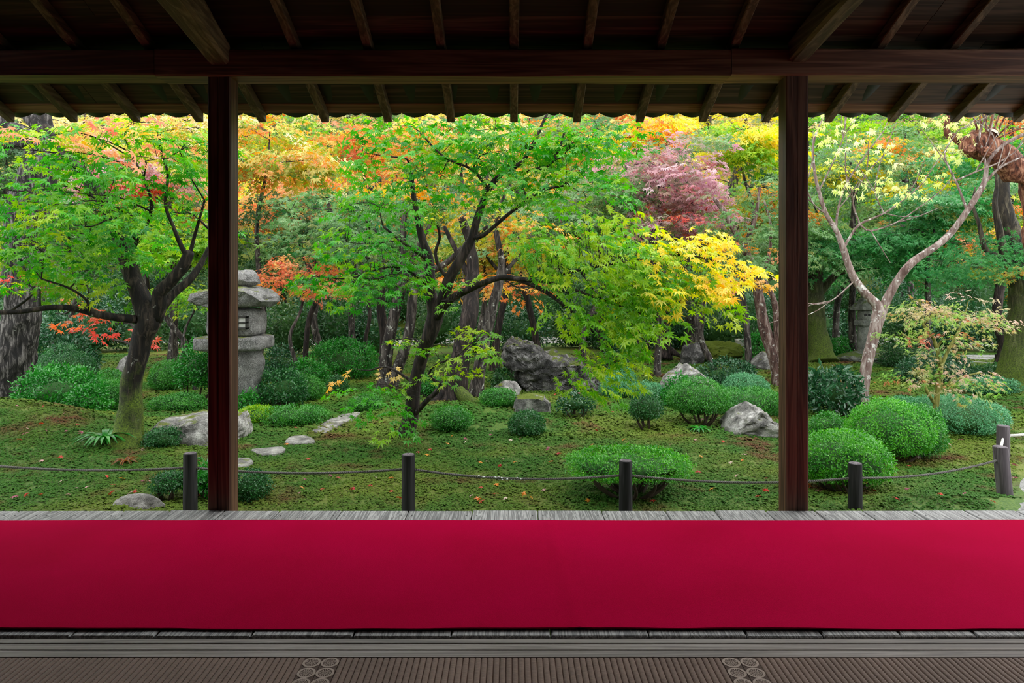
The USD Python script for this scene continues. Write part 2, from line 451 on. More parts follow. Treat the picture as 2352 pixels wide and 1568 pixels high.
bark_mat("very_mossy_bark", (18, 15, 11), (44, 38, 28), (94, 86, 68), MOSS, moss_top=0.5, moss_soft=1.3, lichen_amount=0.2)
bark_mat("grey_bark", (20, 16, 14), (52, 45, 42), (112, 104, 98), None, lichen_amount=0.38)
bark_mat("pale_bark", (88, 66, 60), (124, 104, 97), (172, 160, 152), None, lichen_amount=0.42, lichen=(216, 214, 208))
bark_mat("red_bark", (44, 22, 16), (112, 64, 46), (178, 130, 104), None, lichen_amount=0.3, lichen=(170, 158, 150), scale=7, bump=1.5)
bark_mat("plated_bark", (10, 8, 8), (40, 36, 35), (128, 122, 119), None, lichen_amount=0.25, scale=9, bump=1.4)
bark_mat("rust_bark", (44, 27, 24), (98, 72, 66), (160, 144, 136), None, lichen_amount=0.4, lichen=(206, 202, 196), scale=7)
bark_mat("twig_bark", (30, 28, 24), (74, 62, 54), (116, 104, 94), None, lichen_amount=0.1)
bark_mat("green_twig", (70, 72, 30), (122, 122, 56), (164, 160, 96), None, lichen_amount=0.1)

leaf_mat("maple_green", [(34, 118, 30), (58, 150, 36), (96, 178, 44), (66, 160, 52), (150, 190, 44), (46, 134, 40)])
leaf_mat("maple_lime", [(120, 180, 36), (96, 168, 36), (168, 200, 36), (80, 156, 40), (190, 206, 44), (138, 190, 40)])
leaf_mat("maple_yellow", [(244, 222, 50), (206, 212, 44), (250, 214, 50), (240, 226, 110), (176, 202, 44), (248, 196, 50)])
leaf_mat("maple_orange", [(236, 160, 60), (222, 116, 50), (240, 190, 80), (242, 176, 130), (206, 92, 56), (220, 200, 70), (244, 206, 150)])
leaf_mat("maple_salmon", [(246, 158, 130), (240, 176, 120), (236, 128, 100), (250, 196, 150), (232, 190, 70), (240, 150, 80)])
leaf_mat("maple_red", [(226, 100, 70), (236, 124, 84), (240, 150, 104), (226, 108, 104), (206, 76, 60), (240, 170, 110)])
leaf_mat("maple_mauve", [(212, 172, 186), (190, 136, 154), (224, 200, 206), (204, 120, 132), (164, 166, 136), (206, 160, 172), (150, 160, 120)])
leaf_mat("maple_cream", [(236, 214, 150), (240, 226, 190), (214, 206, 120), (244, 186, 140), (180, 190, 90), (232, 200, 110)])
leaf_mat("maple_greygreen", [(86, 132, 76), (116, 156, 96), (70, 124, 64), (140, 172, 120), (96, 150, 72), (150, 150, 90)])
leaf_mat("maple_bluegreen", [(40, 116, 60), (58, 138, 72), (84, 160, 92), (46, 126, 58), (100, 172, 100), (70, 140, 60)])
leaf_mat("maple_mixed", [(190, 190, 50), (90, 150, 50), (228, 160, 60), (110, 166, 70), (236, 130, 60), (214, 204, 80), (150, 176, 90)])
leaf_mat("maple_pale", [(226, 236, 160), (214, 226, 130), (236, 240, 190), (206, 224, 120)], trans=0.4)
leaf_mat("sapling_leaf", [(120, 180, 76), (150, 190, 84), (220, 186, 176), (130, 180, 96), (190, 190, 110), (214, 180, 160), (140, 186, 90), (204, 110, 90)])
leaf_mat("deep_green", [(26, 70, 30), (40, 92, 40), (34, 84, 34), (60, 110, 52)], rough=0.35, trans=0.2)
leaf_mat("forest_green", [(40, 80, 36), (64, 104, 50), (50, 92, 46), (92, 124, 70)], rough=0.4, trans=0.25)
leaf_mat("azalea_green", [(44, 116, 40), (62, 140, 46), (84, 160, 52), (52, 126, 46)], rough=0.38, trans=0.25)
leaf_mat("azalea_bright", [(44, 124, 30), (72, 158, 38), (108, 188, 48), (58, 142, 34)], rough=0.4, trans=0.3)
leaf_mat("azalea_blue", [(60, 128, 84), (84, 154, 104), (112, 176, 126), (70, 140, 90)], rough=0.4, trans=0.25)
leaf_mat("azalea_dark", [(30, 84, 40), (44, 104, 50), (58, 122, 58), (36, 92, 42)], rough=0.33, trans=0.2)
leaf_mat("camellia_leaf", [(30, 78, 44), (44, 96, 56), (38, 90, 50), (64, 110, 76)], rough=0.25, trans=0.12, spec=0.7)
leaf_mat("glossy_leaf", [(30, 110, 34), (44, 134, 40), (60, 150, 46), (36, 120, 40)], rough=0.28, trans=0.2, spec=0.6)
leaf_mat("fern_brown", [(140, 84, 40), (170, 104, 50), (120, 66, 30), (150, 110, 50)])
leaf_mat("fallen_red", [(206, 52, 40), (176, 40, 44), (220, 84, 60)], trans=0.15)
leaf_mat("fallen_orange", [(232, 130, 40), (236, 160, 50), (220, 100, 50)], trans=0.15)
leaf_mat("fallen_pale", [(232, 196, 190), (214, 160, 160), (236, 220, 206)], trans=0.15)
leaf_mat("fallen_mauve", [(176, 90, 110), (150, 70, 90), (196, 120, 136)], trans=0.15)


def moss_mat(name, island):
    """Greens, yellowed and reddish stretches of moss that wander over the garden in world space."""
    nodes = {
        "g": ("geometry", {}), "o": ("object_info", {}),
        "n1": ("noise_texture", {"scale": 0.55, "detail": 4.0, "roughness": 0.6}), "n2": ("noise_texture", {"scale": 1.1, "detail": 4.0, "roughness": 0.65}), "n3": ("noise_texture", {"scale": 45.0, "detail": 3.0}),
        "v2": ("vector_math", {"math_type": "add", "vector2": (31.0, 17.0, 5.0)}),
        "a": ("rgb_ramp", {"ramp": ramp((0.0, (56, 100, 26)), (0.35, (92, 146, 38)), (0.7, (150, 190, 66)), (0.9, (196, 212, 104)), (1.0, (96, 104, 44)))}),
        "y": ("rgb_ramp", {"ramp": ramp((0.0, (96, 116, 34)), (0.4, (154, 174, 56)), (0.8, (196, 202, 84)), (1.0, (128, 116, 50)))}),
        "d": ("rgb_ramp", {"ramp": ramp((0.0, (104, 50, 42)), (0.4, (124, 82, 52)), (0.65, (130, 148, 56)), (1.0, (120, 58, 58)))}),
        "ry": ("map_range", {"from_min": 0.43, "from_max": 0.62, "to_min": 0.0, "to_max": 1.0, "clamp": True}),
        "rd": ("map_range", {"from_min": 0.54, "from_max": 0.68, "to_min": 0.0, "to_max": 0.85, "clamp": True}),
        "m1": ("mix", {}), "m2": ("mix", {}), "b": ("bump", {"strength": 0.6, "distance": 0.02}),
        "p": ("principled_bsdf", {"roughness": 0.7, "specular_ior_level": 0.2})}
    links = [("g.position", "n1.vector"), ("g.position", "v2.vector1"), ("v2.vector", "n2.vector"), ("g.position", "n3.vector"),
             ("n1.fac", "ry.value"), ("n2.fac", "rd.value"), ("ry.result", "m1.fac"), ("rd.result", "m2.fac"), ("a.color", "m1.color1"), ("y.color", "m1.color2"), ("m1.color", "m2.color1"), ("d.color", "m2.color2"), ("m2.color", "p.base_color")]
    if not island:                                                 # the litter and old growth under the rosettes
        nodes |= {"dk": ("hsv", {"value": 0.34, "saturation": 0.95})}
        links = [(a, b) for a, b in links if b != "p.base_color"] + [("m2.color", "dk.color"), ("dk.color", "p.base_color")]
    src = "g.random_per_island" if island else "n3.fac"
    links += [(src, "a.fac"), (src, "y.fac"), (src, "d.fac")]
    if not island:
        links += [("n3.fac", "b.height"), ("b.normal", "p.normal")]
    mat(name, nodes, links)


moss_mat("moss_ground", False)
moss_mat("moss_tuft", True)
# ---------------------------------------------------------------- ground


def gnd(x, y):
    x, y = np.asarray(x, float), np.asarray(y, float)
    h = -0.53 + 0.50 * np.exp(-((x + 6.9) / 1.7) ** 2 - ((y - 9.0) / 1.15) ** 2)          # the moss mound at the left
    h = h + 0.10 * np.exp(-((x + 0.6) / 1.1) ** 2 - ((y - 11.0) / 1.3) ** 2)              # root plate of the old tree
    h = h + 0.10 * np.exp(-((x - 4.0) / 0.9) ** 2 - ((y - 6.35) / 0.35) ** 2)
    h = h + 0.07 * (meshkit.fbm(np.stack([x * 0.5, y * 0.5, x * 0 + 3.3], -1), 3, 4) - 0.5) * 2
    h = h + 0.014 * (meshkit.fbm(np.stack([x * 2.6, y * 2.6, x * 0 + 1.3], -1), 3, 9) - 0.5) * 2 * (y > 5.5)
    h = h + np.clip(y - 27.0, 0, None) * 0.5                                              # the wooded slope behind
    return h


def G(px, py):
    """The ground point seen at a pixel."""
    Y = np.concatenate([np.arange(5.0, 16, 0.02), np.arange(16, 60, 0.1)])
    p = P(px, py, 1.0)
    x, z = p[0] * Y, EYE + (p[2] - EYE) * Y
    k = np.argmax(z <= gnd(x, Y)) if (z <= gnd(x, Y)).any() else len(Y) - 1
    return np.array([x[k], Y[k], float(gnd(x[k], Y[k]))])


def D(py):
    """Distance of level ground seen at the row py."""
    return FPX * (EYE + 0.53) / (py - HORIZON)


ys = np.concatenate([np.arange(1.5, 14, 0.09), np.arange(14, 30, 0.3), np.arange(30, 66, 1.5)])
xs = np.concatenate([np.arange(-44, -12, 1.0), np.arange(-12, 12, 0.1), np.arange(12, 45, 1.0)])
gx, gy = np.meshgrid(xs, ys)
gv = np.stack([gx, gy, gnd(gx, gy)], -1).reshape(-1, 3)
i, j = np.meshgrid(np.arange(len(ys) - 1), np.arange(len(xs) - 1), indexing="ij")
q = i * len(xs) + j
gf = np.vstack([np.stack([q, q + 1, q + len(xs) + 1], -1).reshape(-1, 3), np.stack([q, q + len(xs) + 1, q + len(xs)], -1).reshape(-1, 3)])
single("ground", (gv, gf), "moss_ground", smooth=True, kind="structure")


def strip(x0, x1, yfun, width, lift, n=60):
    x = np.linspace(x0, x1, n)
    rows = []
    for k, t in enumerate(np.linspace(-0.5, 0.5, 5)):
        y = yfun(x) + t * width * (1 + 0.25 * np.sin(x * 1.7 + k))
        rows.append(np.stack([x, y, gnd(x, y) + (lift if 0 < k < 4 else -0.05)], -1))
    v = np.vstack(rows)
    i, j = np.meshgrid(np.arange(4), np.arange(n - 1), indexing="ij")
    q = i * n + j
    return v, np.vstack([np.stack([q, q + 1, q + n + 1], -1).reshape(-1, 3), np.stack([q, q + n + 1, q + n], -1).reshape(-1, 3)])


single("gravel_path", strip(-30, 30, lambda x: 23.5 + 0.6 * np.sin(x * 0.25), 2.2, 0.06), "gravel", kind="structure")
single("gravel_path", strip(8.6, 13.5, lambda x: 17.9 + 0.05 * x, 1.0, 0.05, 30), "gravel", kind="structure")
gy_ = np.linspace(5.0, 10.5, 40)
gu = np.linspace(0, 1, 12)
ge = lambda y: 4.42 + 0.80 * (y - 6.3) + 0.06 * np.sin(y * 5.0)
YY, UU = np.meshgrid(gy_, gu, indexing="ij")
XX = np.maximum(ge(YY), 4.3) + UU * 3.0
ZZ = gnd(XX, YY) + np.where(UU < 0.01, -0.03, 0.02)
i, j = np.meshgrid(np.arange(39), np.arange(11), indexing="ij")
q = i * 12 + j
single("gravel_path", (np.stack([XX, YY, ZZ], -1).reshape(-1, 3), np.vstack([np.stack([q, q + 1, q + 13], -1).reshape(-1, 3), np.stack([q, q + 13, q + 12], -1).reshape(-1, 3)])), "pale_gravel", kind="structure")

# ---------------------------------------------------------------- the building: deck, sill, mats, posts, beams, roof
floor = thing("floor", kind="structure")
joint_px = [-330, -200, -40, 45, 117, 206, 286, 391, 517, 643, 786, 938.5, 1085, 1234, 1381, 1527, 1641, 1758, 1870, 1980, 2095, 2214, 2331, 2450, 2600, 2740]
jx = [(p - CX) / FPX * 4.72 for p in joint_px]
g = np.random.default_rng(3)
for k in range(len(jx) - 1):
    if jx[k + 1] > 5.0:
        continue
    y1, zt = 4.72 + g.uniform(-0.006, 0.006), g.uniform(-0.002, 0.0015)
    b = part(floor, "plank", cbox(jx[k] + 0.003, jx[k + 1] - 0.003, 3.062, y1, -0.045, zt, 0.005), "deck_wood")
    for s in (jx[k] + 0.035, jx[k + 1] - 0.035):
        part(b, "nail", cbox(s - 0.0045, s + 0.0045, 4.62, 4.629, zt - 0.004, zt + 0.0012, 0.001), "nail_iron")
part(floor, "joist", cbox(-6.9, 4.7, 3.5, 3.6, -0.16, -0.047), "old_wood_x")
part(floor, "joist", cbox(-6.9, 4.7, 4.5, 4.6, -0.16, -0.047), "old_wood_x")
part(floor, "subfloor", cbox(-7, 5.0, -4.2, 2.9, -0.10, -0.052), "old_wood_x")

# the sill with its sliding-door grooves
sill = thing("door_sill", kind="structure")
for a, b in ((2.884, 2.9375), (2.9425, 2.988), (2.993, 3.036)):
    n = 60
    x = np.linspace(-6.5, 6.5, n)
    part(sill, "sill_rail", cbox(-6.5, 4.9, a, b, -0.03, 0.004, 0.003), "sill_wood")
part(sill, "sill_base", cbox(-6.5, 4.9, 2.884, 3.05, -0.09, -0.024, 0.002), "sill_wood")

# rush mats: ribs run away from the camera, a border with two rows of round crests between neighbours
def rib_mesh(x0, x1, y0, y1, pitch=0.0254, h=0.007):
    n = max(1, int(round((x1 - x0) / pitch)))
    u = np.linspace(0, n, n * 8 + 1)
    z = h * np.sqrt(np.clip(1 - (2 * (u % 1.0) - 1) ** 2, 0, 1)) ** 0.8
    z[-1] = 0
    x = x0 + (x1 - x0) * u / n
    top = np.stack([x, z], 1)
    v = np.vstack([np.stack([top[:, 0], np.full(len(x), y), top[:, 1] - 0.001], 1) for y in (y0, y1)] + [np.stack([x, np.full(len(x), y), np.full(len(x), -0.05)], 1) for y in (y0, y1)])
    m = len(x)
    k = np.arange(m - 1)
    f = [np.stack([k, k + 1, k + m + 1], 1), np.stack([k, k + m + 1, k + m], 1), np.stack([k + m, k + m + 1, k + 3 * m + 1], 1), np.stack([k + m, k + 3 * m + 1, k + 3 * m], 1)]
    return v, np.vstack(f)


def medallion(cx, cy, z, r):
    m = MB()
    n = 32
    a = np.arange(n) * 2 * np.pi / n

    def ring(r0, r1, z1):
        v = np.vstack([np.stack([cx + rr * np.cos(a), cy + rr * np.sin(a), np.full(n, zz)], 1) for rr, zz in ((r0, z), (r0, z1), (r1, z1), (r1, z))])
        i, j = np.meshgrid(np.arange(3), np.arange(n), indexing="ij")
        m.add(v, np.stack([i * n + j, (i + 1) * n + j, (i + 1) * n + (j + 1) % n, i * n + (j + 1) % n], -1).reshape(-1, 4)[:, ::-1])
    ring(0.74 * r, r, z + 0.0016)
    ring(0.001, 0.10 * r, z + 0.0016)
    for k in range(16):                                            # petals of the crest
        t = k * 2 * np.pi / 16
        for r0, r1, w in ((0.16, 0.36, 0.045), (0.42, 0.66, 0.075)):
            tt = t + (0.196 if r0 > 0.3 else 0)
            d, s = np.array([math.cos(tt), math.sin(tt)]), np.array([-math.sin(tt), math.cos(tt)])
            c = np.array([cx, cy])
            pts = [c + d * r0 * r - s * w * r * 0.5, c + d * r0 * r + s * w * r * 0.5, c + d * r1 * r + s * w * r, c + d * (r1 + 0.04) * r, c + d * r1 * r - s * w * r]
            m.add(np.array([[*p, z + 0.0015] for p in pts]), [[0, 3, 1], [1, 3, 2], [0, 4, 3]])
    return m.get()


border_x = [(-0.780, True), (0.932, True), (-2.492, True), (2.644, True)]
mat_names = [(-2.492, -0.780, "left"), (-0.780, 0.932, "middle"), (0.932, 2.644, "right")]
for xa, xb, side in mat_names:
    t = thing("rush_mat", f"brown ribbed rush mat with crest border, {side} of the three inside the sill", "mat", (xa, 2.0, 0))
    part(t, "ribbed_cover", rib_mesh(xa + 0.0735, xb - 0.0735, 0.2, 2.878), "rush_mat", smooth=50)
    for e0, e1 in ((xa + 0.0005, xa + 0.0735), (xb - 0.0735, xb - 0.0005)):
        br = part(t, "border", cbox(e0, e1, 0.2, 2.878, -0.05, 0.005, 0.002), "mat_border_cloth")
        for k in range(7):
            part(br, "crest", medallion((e0 + e1) / 2, 2.841 - 0.0742 * k, 0.0048, 0.0362), "medallion_cloth")

# the red felt runner
nx, ny = 320, 40
X, V = np.meshgrid(np.linspace(-4.55, 4.5, nx), np.linspace(0, 1, ny))
far_edge = 4.508 + 0.016 * (meshkit.fbm(np.stack([X * 0.9, X * 0, X * 0 + 2.0], -1), 3, 1) - 0.5) * 2
near_edge = 3.108 + 0.013 * (meshkit.fbm(np.stack([X * 1.3, X * 0, X * 0 + 7.0], -1), 3, 2) - 0.5) * 2
Yc = near_edge + (far_edge - near_edge) * V
lift = 0.012 * np.clip(meshkit.fbm(np.stack([X * 1.7, X * 0, X * 0 + 4.0], -1), 3, 5) - 0.35, 0, 1) * np.exp(-((Yc - near_edge) / 0.09) ** 2)
Zc = 0.0075 + lift + 0.004 * meshkit.fbm(np.stack([X * 1.2, Yc * 1.4, X * 0], -1), 3, 6) + 0.0035 * np.exp(-((X - 0.27 + 0.05 * (Yc - 3.8)) / 0.03) ** 2)
top = np.stack([X, Yc, Zc], -1).reshape(-1, 3)
bot = top - [0, 0, 0.006]
i, j = np.meshgrid(np.arange(ny - 1), np.arange(nx - 1), indexing="ij")
q = i * nx + j
ft = np.vstack([np.stack([q, q + 1, q + nx + 1], -1).reshape(-1, 3), np.stack([q, q + nx + 1, q + nx], -1).reshape(-1, 3)])
n = nx * ny
k = np.arange(nx - 1)
side = []
for row in (0, ny - 1):
    a = row * nx + k
    side += [np.stack([a, a + 1, a + n + 1], 1), np.stack([a, a + n + 1, a + n], 1)]
single("felt_runner", (np.vstack([top, bot]), np.vstack([ft, ft[:, ::-1] + n] + side)), "red_felt", "long crimson red felt runner laid along the veranda boards", "carpet", smooth=40)

# posts
def post(x0, x1, y0, y1, z0, z1, gx):
    """A square post with a shrinkage kerf down its front face."""
    c, w, d = 0.007, 0.0025, 0.02
    o = [(x0 + c, y0), (gx - w, y0), (gx - w * 0.3, y0 + d), (gx + w * 0.3, y0 + d), (gx + w, y0), (x1 - c, y0), (x1, y0 + c), (x1, y1 - c), (x1 - c, y1), (x0 + c, y1), (x0, y1 - c), (x0, y0 + c)]
    from shapely.geometry import Polygon
    m = trimesh.creation.extrude_polygon(Polygon(o), z1 - z0, engine="earcut")
    m.apply_translation([0, 0, z0])
    return np.array(m.vertices), np.array(m.faces)


def xat(px, Y):
    return (px - CX) / FPX * Y


for nm, a, b, gpx, lab in (("post", 476.5, 528.5, 500.5, "dark square veranda post with a split down its face, left of the two"), ("post", 1805.8, 1857.6, 1831.0, "dark reddish square veranda post with knots, right of the two")):
    t = thing("post", lab, "post", (xat((a + b) / 2, 4.722), 4.79, -0.5), kind="structure")
    part(t, "shaft", post(xat(a, 4.722), xat(b, 4.722), 4.722, 4.862, -0.44, 2.95, xat(gpx, 4.722)), "old_wood_z")
    part(t, "foot_stone", rock_mesh((xat((a + b) / 2, 4.722), 4.79, -0.62), (0.42, 0.42, 0.2), 5), "grey_rock", smooth=True)
for xo in (-5.86, 4.80):
    t = thing("post", None, None, (xo, 4.79, -0.5), kind="structure")
    part(t, "shaft", post(xo - 0.075, xo + 0.075, 4.722, 4.862, -0.6, 2.95, xo), "old_wood_z")

# the long eave beam in three scarfed pieces, and two tie beams
def beam_piece(x0, x1, zlo, zhi, seed, y0=4.70, y1=4.90):
    n = max(4, int((x1 - x0) / 0.08))
    x = np.linspace(x0, x1, n)
    wob = lambda s: 0.008 * (meshkit.fbm(np.stack([x * 1.1, x * 0 + s, x * 0 + seed], -1), 3, seed) - 0.5) * 2
    c = 0.008
    prof = [(y0, zlo + c), (y0 + c, zlo), (y1 - c, zlo), (y1, zlo + c), (y1, zhi - c), (y1 - c, zhi), (y0 + c, zhi), (y0, zhi - c)]
    v = np.stack([np.stack([x, np.full(n, a) + wob(k), np.full(n, b) + wob(k + 0.5 if b < (zlo + zhi) / 2 else k + 4.5)], 1) for k, (a, b) in enumerate(prof)], 1).reshape(-1, 3)
    i, j = np.meshgrid(np.arange(n - 1), np.arange(8), indexing="ij")
    q = np.stack([i * 8 + j, i * 8 + (j + 1) % 8, (i + 1) * 8 + (j + 1) % 8, (i + 1) * 8 + j], -1).reshape(-1, 4)
    f = np.vstack([q[:, [0, 1, 2]], q[:, [0, 2, 3]]])
    k = np.arange(1, 7)
    f = np.vstack([f, np.stack([k * 0, k + 1, k], 1)[:, ::-1] if False else np.stack([k * 0, k, k + 1], 1), np.stack([k * 0, k + 1, k], 1) + (n - 1) * 8])
    return v, f[:, ::-1]


bt = thing("eave_beam", "long dark squared beam resting on the two veranda posts under the rafters", "beam", (0, 4.8, 2.94), kind="structure")
xa, xb = xat(354, 4.70), xat(1680, 4.70)
part(bt, "beam_length", beam_piece(-6.6, xa - 0.002, 2.945, 3.118, 3), "old_wood_x")
part(bt, "beam_length", beam_piece(xa + 0.002, xb - 0.002, 2.939, 3.121, 4), "old_wood_x")
part(bt, "beam_length", beam_piece(xb + 0.002, 5.05, 2.943, 3.122, 5), "old_wood_x")


def tie_beam(xf0, xf1, xr0, xr1, zf, slope, h, yr=2.9, yf=4.72, seed=1):
    n = 24
    s = np.linspace(0, 1, n)
    y = yf + (yr - yf) * s
    x0, x1 = xf0 + (xr0 - xf0) * s, xf1 + (xr1 - xf1) * s
    z0 = zf + slope * (yf - y) + 0.012 * np.sin(s * 4)
    hh = h * (1 + 0.35 * s)
    c = 0.02
    prof = [(0, c), (c, 0), (1, 0), (2, c), (2, 1), (1, 2), (c, 2), (0, 1)]
    rows = []
    for k in range(n):
        a, b, z, t = x0[k], x1[k], z0[k], z0[k] + hh[k]
        rows.append([(a, y[k], z + c), (a + c, y[k], z), (b - c, y[k], z), (b, y[k], z + c), (b, y[k], t - c), (b - c, y[k], t), (a + c, y[k], t), (a, y[k], t - c)])
    v = np.array(rows).reshape(-1, 3)
    i, j = np.meshgrid(np.arange(n - 1), np.arange(8), indexing="ij")
    q = np.stack([i * 8 + j, i * 8 + (j + 1) % 8, (i + 1) * 8 + (j + 1) % 8, (i + 1) * 8 + j], -1).reshape(-1, 4)
    k = np.arange(1, 7)
    return v, np.vstack([q[:, [0, 1, 2]], q[:, [0, 2, 3]], np.stack([k * 0, k + 1, k], 1), np.stack([k * 0, k, k + 1], 1) + (n - 1) * 8])


y0t = 3.87
single("tie_beam", tie_beam(xat(478, 4.7), xat(525, 4.7), xat(344, y0t) + (xat(344, y0t) - xat(478, 4.7)) * 1.15, xat(417, y0t) + (xat(417, y0t) - xat(525, 4.7)) * 1.15, 3.012, 0.14, 0.16), "rafter_wood",
       "thick sloping tie beam running inward from the left post head", "beam", kind="structure", smooth=30)
single("tie_beam", tie_beam(xat(1813, 4.7), xat(1856, 4.7), xat(1948, y0t) + (xat(1948, y0t) - xat(1813, 4.7)) * 1.15, xat(2003, y0t) + (xat(2003, y0t) - xat(1856, 4.7)) * 1.15, 3.028, 0.12, 0.16), "rafter_wood",
       "thick sloping tie beam running inward from the right post head", "beam", kind="structure", smooth=30)

# the roof: rafters, boards, eave board, roof tiles
SL, A0 = 0.4136, EYE + 3.534


def zr(y):
    return A0 - SL * y


ceil = thing("ceiling", kind="structure")
for k in range(-15, 11):
    x = 0.015 + 0.5 * k
    w = 0.031
    v, f = cbox(x - w, x + w, 2.6, 5.545, 0.0, 0.075, 0.006)
    v = v.copy()
    v[:, 2] += zr(v[:, 1]) + 0.0
    part(ceil, "rafter", (v, f), "rafter_wood")
g = np.random.default_rng(11)
k = 0
y = 5.428
while y > 2.5:
    for a, b in ((-8.0, -2.235 + 0.5 * g.integers(-2, 3)), (None, 2.765 + 0.5 * g.integers(-2, 2)), (None, 5.25)):
        a = last if a is None else a
        v, f = cbox(a + 0.001, b - 0.001, y - 0.2195, y + 0.012, 0.0, 0.016, 0.0015)
        v = v.copy()
        v[:, 2] += zr(v[:, 1]) + 0.077 + 0.010 * (y - v[:, 1]) / 0.22 + g.uniform(0, 0.001)
        part(ceil, "roof_board", (v, f), "roof_board")
        last = b
    y -= 0.2175
v, f = cbox(-8, 5.25, 5.432, 5.54, 0.0, 0.035, 0.003)
v[:, 2] += zr(v[:, 1]) + 0.074
part(ceil, "eave_board", (v, f), "old_wood_x")
v, f = cbox(-8.2, 5.27, -4.6, 5.5, 0.0, 0.04, 0.003)
v[:, 2] += zr(v[:, 1]) + 0.115
part(ceil, "roof_deck", (v, f), "old_wood_x")
TP = 0.318
u = np.linspace(0, 1, 17)
wave = np.where(u < 0.70, -0.034 * np.sin(np.pi * u / 0.70), -0.018 * np.sin(np.pi * (u - 0.70) / 0.30))
for k in range(-22, 17):
    x = (545 - CX) / FPX * 5.6 + 0.05 + TP * (k + 6) + u * (TP - 0.002)
    rows = []
    for yy, dz in ((5.60, 0), (5.60, 0.018), (5.2, 0.018), (5.2, 0)):
        rows.append(np.stack([x, np.full(17, yy), zr(yy) + 0.112 + wave + dz], 1))
    v = np.vstack(rows)
    i, j = np.meshgrid(np.arange(4), np.arange(16), indexing="ij")
    q = np.stack([i * 17 + j, i * 17 + j + 1, ((i + 1) % 4) * 17 + j + 1, ((i + 1) % 4) * 17 + j], -1).reshape(-1, 4)
    part(ceil, "roof_tile", (v, np.vstack([q[:, [0, 1, 2]], q[:, [0, 2, 3]]])), "roof_tile_clay", smooth=40)

# the room behind the camera: dark walls and a low boarded ceiling shade the floor
single("wall_lintel", cbox(-7, 5.0, 2.86, 2.93, 2.80, 3.93), "dark_plaster", kind="structure")
single("wall_back", cbox(-7, 5.0, -4.3, -4.2, -0.1, 3.0), "dark_plaster", kind="structure")
single("wall_left", cbox(-4.7, -4.6, -4.3, 4.7, -0.1, 3.05), "dark_plaster", kind="structure")
single("wall_right", cbox(4.9, 5.0, -4.3, 2.9, -0.1, 3.0), "dark_plaster", kind="structure")
single("room_ceiling", cbox(-7, 5.0, -4.3, 2.9, 2.95, 3.0), "old_wood_x", kind="structure")
# ---------------------------------------------------------------- rope fence
def stake(name, px, top_y, Y, label, mt, lean=0.0, r=0.06):
    p = P(px, top_y, Y)
    z0 = float(gnd(p[0], Y)) - 0.12
    H = p[2] - z0
    v, f = lathe([(0.001, 0), (r * 1.03, 0), (r * 1.0, H * 0.5), (r * 0.97, H - 0.012), (r * 0.93, H - 0.002), (r * 0.86, H), (0.001, H)], 20)
    v = v * (1 + 0.03 * (meshkit.noise(v * [25, 25, 3] + px, 3) - 0.5))[:, None] ** [1, 1, 0]
    v[:, 0] += lean * (H - v[:, 2]) / H
    t = thing(name, label, "post", (p[0] + lean, Y, z0 + 0.12), "stakes of the rope fence")
    part(t, "shaft", (v + [p[0], Y, z0], f), mt, smooth=40)
    part(t, "top_face", lathe([(0.001, 0.0015), (r * 0.84, 0.0015), (r * 0.85, 0)], 20, (p[0], Y, p[2])), "grey_stake_wood")
    return p


FY = 6.2
s0 = stake("fence_stake", -90, 1036, FY, "dark round fence stake beyond the left edge of the view", "stake_wood")
s1 = stake("fence_stake", 437, 1040, FY, "dark round fence stake close to the left veranda post", "stake_wood")
s2 = stake("fence_stake", 938, 1043, FY, "dark round fence stake below the leaning dark maple trunk", "stake_wood")
s3 = stake("fence_stake", 1437, 1057, FY, "dark round fence stake in front of the flat-topped clipped azalea", "stake_wood")
s4 = stake("fence_stake", 1964, 1063, FY, "dark round fence stake in front of the bright dome by the right post", "stake_wood")
s5 = stake("fence_stake", 2297, 1025, 6.72, "weathered grey leaning corner stake, the nearer of the pair at right", "grey_stake_wood", lean=0.06, r=0.066)
s6 = stake("fence_stake", 2304, 977, 8.3, "weathered grey stake just behind the corner stake at right", "grey_stake_wood", r=0.07)


def rope(a, b, sag, label, mt, r=0.011, pitch=0.055):
    n = int(np.linalg.norm(b - a) / 0.006)
    t = np.linspace(0, 1, n)[:, None]
    c = a + (b - a) * t
    c[:, 2] -= sag * 4 * (t * (1 - t))[:, 0]
    d = (b - a) / np.linalg.norm(b - a)
    e1 = np.array([-d[1], d[0], 0]) / np.hypot(d[0], d[1])
    e2 = np.cross(d, e1)
    s = np.linspace(0, np.linalg.norm(b - a), n)
    o = thing("rope", label, "rope", a, "rope lengths of the fence")
    for k in range(3):
        ph = 2 * np.pi * (s / pitch + k / 3)
        part(o, "strand", tube(c + 0.52 * r * (np.cos(ph)[:, None] * e1 + np.sin(ph)[:, None] * e2), 0.56 * r, 5), mt, smooth=True)
    return o, c


def tie(s, py, Y):
    q = s.copy()
    q[2] = EYE - (py - HORIZON) / FPX * Y
    return q


a0, a1, a2, a3, a4 = tie(s0, 1062, FY), tie(s1, 1073, FY), tie(s2, 1076, FY), tie(s3, 1090, FY), tie(s4, 1097, FY)
a5, a6 = tie(s5, 1056, 6.7), tie(s6, 1006, 8.3)
rope(a0, a1, 0.045, "twisted grey rope sagging left of the left post, over the moss mound", "rope_fibre")
rope(a1, a2, 0.045, "twisted grey rope sagging right of the left post, below the stepping stones", "rope_fibre")
o, c = rope(a2, a3, 0.062, "twisted grey rope with pale lichen tufts between the two middle stakes", "rope_fibre")
m = MB()
g = np.random.default_rng(2)
for t in np.concatenate([g.uniform(0.32, 0.36, 5), g.uniform(0.40, 0.47, 12), g.uniform(0.47, 0.56, 5)]):
    p = c[int(t * len(c))]
    m.add(*blob_mesh(p + g.normal(size=3) * 0.007, (0.010, 0.010, 0.007), int(t * 999), 1, 0.5))
